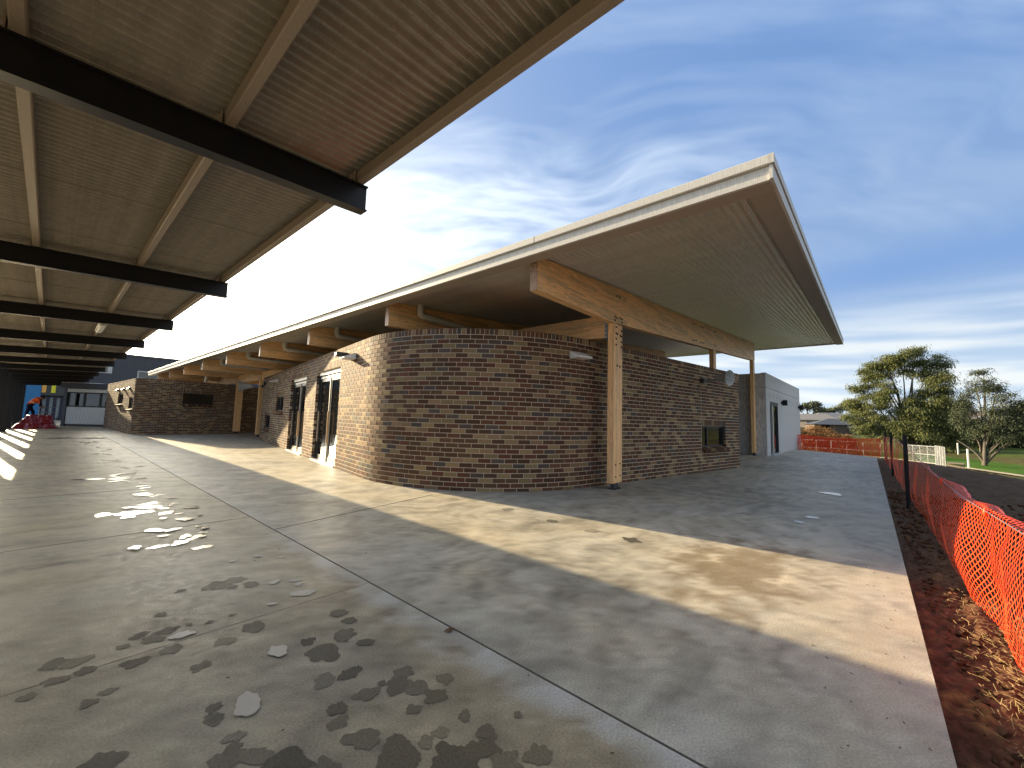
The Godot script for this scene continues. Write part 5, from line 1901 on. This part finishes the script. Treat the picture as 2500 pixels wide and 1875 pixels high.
func build_fences() -> void:
	var P := func(s: float, h: float) -> Vector3:
		# s along the slab edge, h up the net from 0 to about 1.0; above that it flops over the wire
		var x := s
		var top := net_top(x)
		var pinch := 0.0
		for q in [6.66, 4.50, 2.6, 8.9, 10.25]:
			pinch = maxf(pinch, exp(-pow((x - q) / 0.30, 2.0)))
		var wob := nz.get_noise_2d(x * 0.55, h * 0.6) * 0.11 * (0.25 + 0.6 * sin(clampf(h, 0.0, 1.0) * PI)) + nz.get_noise_2d(x * 1.6, h * 0.8 + 9.0) * 0.02
		var z := 0.675 + 0.004 * (x - 10.0) + wob
		var lim := 0.93
		if h <= lim:
			var f := h / lim
			return Vector3(x, lerpf(-0.115 + 0.02 * sin(x * 2.3), top, f) , z - 0.05 * sin(f * PI) * (1.0 - pinch))
		var e := h - lim
		var flop: float = 1.0 if x < 6.6 else 0.25
		return Vector3(x + 0.1 * e, top + 0.018 * sin(x * 3.1) + e * 0.35 * (1.0 - 0.7 * pinch) * flop - e * e * 2.2 * flop, z + e * (0.62 + 0.2 * nz.get_noise_2d(x * 1.2, 4.0)) * flop)
	var t := thing("barrier_net", "bright orange plastic barrier netting sagging along the slab edge", "barrier netting", Vector3(8, 0, 0.66))
	obj("mesh_netting", net_strip(P, 2.7, 9.5, 0.066, 0.031, 30, 0.011, 4), M.net, t)
	obj("mesh_netting", net_strip(P, 9.48, 27.3, 0.085, 0.031, 30, 0.013, 2), M.net, t)
	var wi := MB.new()
	var pts := PackedVector3Array()
	var rad := PackedFloat32Array()
	var x := 2.7
	while x < 27.4:
		pts.append(Vector3(x, net_top(x) + 0.012, 0.66 + 0.004 * (x - 10.0)))
		rad.append(0.003)
		x += 0.4
	wi.tube(pts, rad, 5)
	obj("wire", wi, M.galv, t)
	for q in [6.66, 4.50]:
		var ti := MB.new()
		ti.lathe(T(Vector3(q, net_top(q), 0.645)), PackedVector2Array([Vector2(0.006, -0.03), Vector2(0.012, -0.015), Vector2(0.014, 0.0), Vector2(0.011, 0.015), Vector2(0.004, 0.03)]), 8)
		obj("tie", ti, M.net, t)
	# the run that closes off the far end
	var A := Vector3(30.6, 0, -4.6)
	var B := Vector3(27.35, 0, 0.72)
	var Q := func(s: float, h: float) -> Vector3:
		var p := A.lerp(B, s / 6.2)
		var n1 := nz.get_noise_2d(s * 4.0, h)
		return Vector3(p.x + n1 * 0.06, -0.05 + h * (0.90 + 0.05 * sin(s * 1.1)), p.z + n1 * 0.05)
	var t2 := thing("barrier_net", "orange barrier netting closing off the far end of the apron", "barrier netting", Vector3(29, 0, -2))
	obj("mesh_netting", net_strip(Q, 0.0, 6.2, 0.075, 0.05, 19, 0.044, 0), M.net, t2)
	# steel pickets
	var spots := [[10.22, 0.56, 1.21, "nearest of the black steel pickets holding up the orange netting"], [17.76, 0.66, 1.22, "second black steel picket along the orange netting"], [24.6, 0.75, 1.22, "third black steel picket where the orange netting turns"], [27.3, 0.78, 1.0, "farthest black steel picket at the netting corner"]]
	for q in spots:
		var mb := MB.new()
		var gx: float = q[0]
		for k in 3:
			var b := Basis(Vector3.UP, deg_to_rad(120.0 * k + 20.0))
			mb.bbox(Transform3D(b, Vector3(gx, (q[2] - 0.3) / 2, q[1]) + b * Vector3(0.019, 0, 0)), Vector3(0.036, q[2] + 0.3, 0.007), 0.001)
		var o := obj("steel_picket", mb, M.steel_black)
		tag(o, q[3], "fence post", "black steel pickets along the netting")
	# white pipe rail and low posts behind the far netting
	var rl := thing("pipe_rail", "white pipe railing seen through the far orange netting", "railing", polar(88.0, 35.5, -0.4))
	var p0 := polar(84.0, 36.0)
	var p1 := polar(92.0, 35.0)
	for yy in [0.55, 0.02]:
		var mb := MB.new()
		mb.tube(PackedVector3Array([p0 + Vector3(0, yy - 0.1, 0), p1 + Vector3(0, yy - 0.1, 0)]), PackedFloat32Array([0.013, 0.013]), 6)
		obj("rail", mb, M.grey_light, rl)
	for i in 6:
		var c := p0.lerp(p1, (i + 0.5) / 6.0)
		var mb := MB.new()
		mb.tube(PackedVector3Array([c + Vector3(0, -0.6, 0), c + Vector3(0, 0.46, 0)]), PackedFloat32Array([0.016, 0.016]), 6)
		obj("upright", mb, M.grey_light, rl)
	# temporary mesh fence panels
	for k in 2:
		var a0 := polar([93.2, 95.25][k], [39.0, 36.5][k])
		var a1 := polar([95.25, 95.9][k], [37.5, 33.6][k])
		var y0 := -0.75
		var y1: float = [0.32, 0.42][k]
		var tf := thing("temporary_fence", ["long see-through wire mesh fence panel beyond the bare soil", "short stack of pale fence panels beside the mesh fence"][k], "fence panel", (a0 + a1) / 2 + Vector3(0, y0, 0), "temporary fence panels")
		var fr := MB.new()
		var r2 := PackedFloat32Array([0.015, 0.015])
		for yy in [y0, y1, (y0 + y1) / 2]:
			fr.tube(PackedVector3Array([a0 + Vector3(0, yy, 0), a1 + Vector3(0, yy, 0)]), r2, 6)
		for f in [0.0, 0.25, 0.5, 0.75, 1.0]:
			var c := a0.lerp(a1, f)
			fr.tube(PackedVector3Array([c + Vector3(0, y0 - 0.3, 0), c + Vector3(0, y1, 0)]), r2, 6)
		obj("frame", fr, M.galv, tf)
		var wr := MB.new()
		var nw: int = [40, 16][k]
		for i in nw:
			var c := a0.lerp(a1, (i + 0.5) / nw)
			wr.tube(PackedVector3Array([c + Vector3(0, y0, 0), c + Vector3(0, y1, 0)]), PackedFloat32Array([[0.004, 0.010][k], [0.004, 0.010][k]]), 4, Color.WHITE, false)
		for i in 12:
			var yy := lerpf(y0, y1, (i + 0.5) / 12.0)
			wr.tube(PackedVector3Array([a0 + Vector3(0, yy, 0), a1 + Vector3(0, yy, 0)]), PackedFloat32Array([0.004, 0.004]), 4, Color.WHITE, false)
		obj("wire_mesh", wr, M.galv, tf)
	# stacked timber crates beside it
	var cr := thing("timber_crate", "low weathered timber crate standing beside the pale fence panels", "crate", polar(96.4, 33.5, -0.95))
	var c0 := polar(96.0, 33.6, -0.85)
	var c1 := polar(97.1, 33.6, -0.85)
	for i in 14:
		var c := c0.lerp(c1, i / 13.0)
		var mb := MB.new()
		mb.box(Transform3D(Basis(Vector3.UP, deg_to_rad(-96.5)), c + Vector3(0, 0.18, 0)), Vector3(0.035, 0.44, 0.04))
		obj("slat", mb, M.purlin, cr)
	for yy in [-0.05, 0.40]:
		var mb := MB.new()
		mb.box(Transform3D(Basis(Vector3.UP, deg_to_rad(-96.5)), (c0 + c1) / 2 + Vector3(0, yy, 0) + Vector3(0.03, 0, 0)), Vector3((c1 - c0).length(), 0.06, 0.5))
		obj("rail", mb, M.purlin, cr)
	for q in [[97.35, 42.0, -1.2, 1.25, "short white marker post standing on the grass left of the small tree"], [96.75, 58.0, -0.75, 0.9, "white marker post on the grass bank behind the first post"]]:
		var p := polar(q[0], q[1], q[2])
		var mb := MB.new()
		mb.bbox(Transform3D(Basis(), p + Vector3(0, q[3] / 2, 0)), Vector3(0.09, q[3] + 0.2, 0.09), 0.01)
		tag(obj("marker_post", mb, M.white), q[4], "post")

# ------------------------------------------------ trees, shrubs and houses to the right
func build_background() -> void:
	var gum := leaf_clump_mesh(16, 0.26, 0.22, 0.06, 0.9, 1)
	var fine := leaf_clump_mesh(12, 0.22, 0.15, 0.05, 0.3, 2)
	var far := leaf_clump_mesh(10, 0.6, 0.8, 0.35, 0.3, 3)
	var b := polar(93.3, 62.0)
	b.y = -1.2
	var olive := Color(0.118, 0.130, 0.050)
	var dark := Color(0.062, 0.075, 0.038)
	# right, up, toward, radius, height radius, clumps
	tree("gum_tree", "tallest gum tree with open olive crown right of the concrete building", "trees beyond the soil", b,
		[[-1.6, 9.6, 0, 1.3, 1.2, 210], [-0.2, 10.4, 0.3, 1.2, 1.1, 200], [1.0, 9.9, 0, 1.0, 1.2, 150], [2.5, 9.2, -0.3, 1.1, 1.3, 180], [2.7, 7.4, 0.3, 1.2, 1.3, 190], [-2.6, 8.2, 0.3, 1.0, 1.2, 130],
		[-3.6, 6.2, 0, 1.1, 1.2, 150], [-4.1, 4.6, 0.5, 1.2, 1.3, 170], [-2.5, 5.2, 0.6, 1.3, 1.4, 190], [-1.4, 7.0, 0.4, 1.0, 1.1, 90], [0.3, 4.6, 0.6, 1.5, 1.4, 210], [1.8, 5.0, 0.2, 1.5, 1.5, 230],
		[3.0, 4.2, 0.2, 1.5, 1.4, 200], [-2.8, 2.8, 0.6, 1.4, 1.2, 160], [-0.9, 2.6, 0.8, 1.4, 1.1, 150], [1.2, 2.6, 0.8, 1.6, 1.1, 190], [3.2, 2.2, 0.4, 1.5, 1.0, 170], [3.9, 5.4, 0, 0.8, 0.8, 50]],
		[[0.3, -1.2, 9.5, 0.20, 0.04], [0.3, 0.8, 10.0, 0.18, 0.04], [0.5, 2.4, 9.0, 0.17, 0.04], [0.1, -3.0, 6.5, 0.13, 0.03]], gum, olive, 51)
	var b2 := polar(98.3, 47.5)
	b2.y = -1.55
	tree("small_tree", "smaller tree with fine grey-green foliage standing alone on the lawn", "trees beyond the soil", b2,
		[[0.3, 7.0, 0, 0.5, 0.5, 40], [-0.2, 6.2, 0, 0.7, 0.5, 50], [0.9, 6.0, 0.2, 0.7, 0.5, 55], [-0.6, 5.2, 0, 0.8, 0.5, 60], [1.4, 5.2, 0.2, 0.8, 0.5, 60], [2.0, 4.4, 0, 0.8, 0.5, 60], [-0.9, 4.3, 0.3, 0.8, 0.5, 50], [0.6, 4.6, 0.4, 0.8, 0.5, 60],
		[1.9, 3.3, 0.2, 1.0, 0.5, 80], [0.4, 3.4, 0.5, 0.9, 0.5, 60], [-0.8, 3.0, 0.2, 0.8, 0.45, 50], [2.7, 2.7, 0, 0.9, 0.5, 75], [1.2, 2.5, 0.3, 0.9, 0.45, 65]],
		[[0.0, 0.3, 6.4, 0.17, 0.04], [0.0, 2.1, 3.0, 0.12, 0.04, 0.4], [0.0, -1.3, 2.2, 0.10, 0.03, 0.6]], fine, Color(0.060, 0.072, 0.042), 52)
	# darker trees that stand behind and between
	var L := [
		[95.6, 70.0, 4.6, 2.2, "dark dense tree close behind the gum tree on its right", 61, 260],
		[96.6, 78.0, 4.4, 2.4, "dark bluish tree between the gum tree and the small tree", 62, 220],
		[97.6, 74.0, 2.6, 2.4, "low dark bush below the gap between the two trees", 63, 180],
		[99.4, 82.0, 3.2, 3.0, "dark thicket behind the crown of the small tree", 64, 220],
		[101.2, 80.0, 4.4, 3.2, "dark thicket at the right edge of the view", 65, 240],
		[94.3, 66.0, 2.6, 1.8, "low dark shrub at the foot of the gum tree", 66, 180]]
	for q in L:
		var p := polar(q[0], q[1])
		p.y = ground_y(p.x, p.z)
		var h: float = q[2] * 1.25
		var w: float = q[3] * 1.1
		tree("dense_tree", q[4], "trees beyond the soil", p,
			[[-w * 0.5, h * 0.45, 0, w * 0.55, h * 0.36, q[6]], [w * 0.5, h * 0.42, 0, w * 0.55, h * 0.36, q[6]], [0, h * 0.7, 0, w * 0.55, h * 0.28, q[6]], [0, h * 0.25, 0.5, w * 0.7, h * 0.22, q[6] * 0.7]],
			[[0, 0, h * 0.8, 0.14, 0.04]], gum, dark, q[5])
	# autumn shrubs above the far netting
	for q in [[84.9, 52.0, 2.5, 1.5, "rusty autumn shrub nearest the concrete building above the netting", 71], [86.3, 54.0, 2.3, 1.4, "rusty autumn shrub in the middle above the far netting", 72], [88.2, 58.0, 1.7, 1.1, "low brown shrub above the far netting left of the gum tree", 73]]:
		var p := polar(q[0], q[1])
		p.y = ground_y(p.x, p.z)
		var w: float = q[3]
		var h: float = q[2]
		tree("autumn_shrub", q[4], "rusty shrubs above the netting", p, [[-w * 0.5, h * 0.55, 0, w * 0.5, h * 0.36, 150], [w * 0.4, h * 0.6, 0, w * 0.55, h * 0.36, 150], [0, h * 0.35, 0.3, w * 0.7, h * 0.3, 140]], [[0, 0, h * 0.6, 0.06, 0.02]], fine, Color(0.20, 0.105, 0.045), q[5], "shrub")
	# gums on the rise far away
	for q in [[85.2, 190.0, 9.5, "distant gum tree just right of the concrete building", 81, 4.5], [86.6, 210.0, 5.6, "smallest of the distant gum trees on the rise", 82, 3.0], [88.1, 200.0, 9.2, "broad distant gum tree on the rise above the roofs", 83, 6.0], [90.2, 230.0, 5.0, "distant gum half hidden by the tall gum tree", 84, 4.0]]:
		var p := polar(q[0], q[1])
		p.y = ground_y(p.x, p.z) - 0.5
		var h: float = q[2]
		var w: float = q[5]
		tree("distant_gum_tree", q[3], "distant gum trees on the rise", p, [[-w * 0.5, h * 0.62, 0, w * 0.42, h * 0.16, 46], [w * 0.35, h * 0.80, 0, w * 0.5, h * 0.16, 60], [w * 0.75, h * 0.58, 0, w * 0.35, h * 0.12, 30]], [[0, 0.3, h * 0.8, 0.4, 0.1]], far, Color(0.10, 0.115, 0.075), q[4])
	var grey := Color(0.085, 0.09, 0.10)
	house(88.5, 128.0, 14.0, 10.0, 2.2, 3.7, 14.0, Color(0.045, 0.05, 0.058), Color(0.10, 0.07, 0.05), "nearest house with a broad dark grey hipped roof left of the gum tree")
	house(85.8, 165.0, 15.0, 10.0, 2.5, 4.6, -10.0, Color(0.13, 0.125, 0.12), Color(0.22, 0.19, 0.16), "house with a pale roof behind the rusty shrubs")
	house(87.2, 178.0, 13.0, 9.0, 2.6, 4.8, 20.0, Color(0.16, 0.16, 0.16), Color(0.25, 0.23, 0.21), "small house with a light grey roof below the broad distant gum")
	house(91.6, 150.0, 16.0, 10.0, 2.6, 4.6, -6.0, grey, Color(0.30, 0.26, 0.22), "dark roofed house seen through the crown of the gum tree")
	house(97.2, 175.0, 18.0, 11.0, 2.7, 5.0, 8.0, Color(0.15, 0.10, 0.085), Color(0.36, 0.26, 0.20), "brown roofed house in the gap left of the small tree")
	house(98.9, 200.0, 16.0, 10.0, 2.7, 5.0, -12.0, grey, Color(0.40, 0.34, 0.28), "grey roofed house behind the crown of the small tree")
	house(100.6, 215.0, 18.0, 11.0, 2.7, 5.2, 5.0, Color(0.12, 0.10, 0.10), Color(0.34, 0.27, 0.22), "dark roofed house on the rise at the right edge")
	house(99.9, 165.0, 15.0, 10.0, 2.5, 4.4, 16.0, Color(0.16, 0.15, 0.15), Color(0.42, 0.38, 0.33), "lower house with a mid grey roof near the right edge")

func build_small() -> void:
	# straw and bits on the soil
	var st := MB.new()
	for i in 4200:
		var x := 1.4 + absf(rng.randfn()) * 2.2
		var z := 0.42 + rng.randf() * 0.9
		if rng.randf() < 0.5:
			x = 3.3 + rng.randfn() * 0.7
			z = 0.75 + rng.randfn() * 0.16
		if z < 0.36:
			continue
		var l := rng.randf_range(0.012, 0.055)
		var d := Vector3(rng.randfn(), rng.randfn() * 0.25, rng.randfn()).normalized() * l
		var p := Vector3(x, -0.055 + rng.randf() * 0.03, z)
		var k := rng.randf_range(0.6, 1.2)
		st.quad(p, p + d, p + d + Vector3(0, 0.001, 0.0018), p + Vector3(0, 0.001, 0.0018), Color(0.34 * k, 0.25 * k, 0.12 * k))
	var so := obj("straw_litter", st, vmat(0.9, 0.2))
	so.set_meta("kind", "stuff")
	tag(so, "scattered dry straw lying on the red-brown soil beside the slab", "straw")
	# clods
	var cl := MB.new()
	for i in 2600:
		var x := 1.4 + pow(rng.randf(), 1.8) * 11.0
		var z := 0.36 + pow(rng.randf(), 1.5) * 2.6
		var r := rng.randf_range(0.005, 0.018 + 0.002 * x)
		var k := rng.randf_range(0.6, 1.3)
		cl.box(Transform3D(Basis.from_euler(Vector3(rng.randf() * 3, rng.randf() * 3, rng.randf() * 3)).scaled(Vector3(1.0, 0.7, 0.9)), Vector3(x, -0.07 + r * 0.2, z)), Vector3.ONE * r * 1.5, Color(0.165 * k, 0.090 * k, 0.053 * k))
	var co := obj("soil_clods", cl, M.ground)
	co.set_meta("kind", "stuff")
	tag(co, "loose clods of dark soil strewn beside the orange netting", "soil clods")
	# twigs and leaf crumbs on the slab
	var tw := MB.new()
	for i in 90:
		var x := rng.randf_range(0.2, 6.5)
		var z := rng.randf_range(-5.0, 0.1) if i % 2 else 0.22 - absf(rng.randfn()) * 0.25
		if x > 5.0 and z < -3.2:
			continue
		var b := Basis(Vector3.UP, rng.randf() * TAU)
		tw.box(Transform3D(b, Vector3(x, 0.003, z)), Vector3(rng.randf_range(0.004, 0.018), 0.002, rng.randf_range(0.002, 0.004)), Color(0.05, 0.035, 0.02))
	var to := obj("leaf_crumbs", tw, vmat(0.9, 0.2))
	to.set_meta("kind", "stuff")
	tag(to, "tiny dark twigs and leaf crumbs scattered over the concrete", "leaf litter")
	var lf := MB.new()
	var lp := Vector3(1.70, 0.006, -1.93)
	for i in 10:
		var a := TAU * i / 10.0
		var a2 := TAU * (i + 1) / 10.0
		var r1 := 0.022 * (1.0 + 0.35 * sin(i * 2.3))
		var r2 := 0.022 * (1.0 + 0.35 * sin(((i + 1) % 10) * 2.3))
		lf.tri(lp + Vector3(0, 0.012, 0), lp + Vector3(cos(a2) * r2 * 1.4, 0.004 * sin(a2 * 3.0), sin(a2) * r2), lp + Vector3(cos(a) * r1 * 1.4, 0.004 * sin(a * 3.0), sin(a) * r1))
	tag(obj("dead_leaf", lf, mat(Color(0.10, 0.05, 0.02), 0.8)), "curled brown dead leaf lying on the joint between the slabs", "leaf")
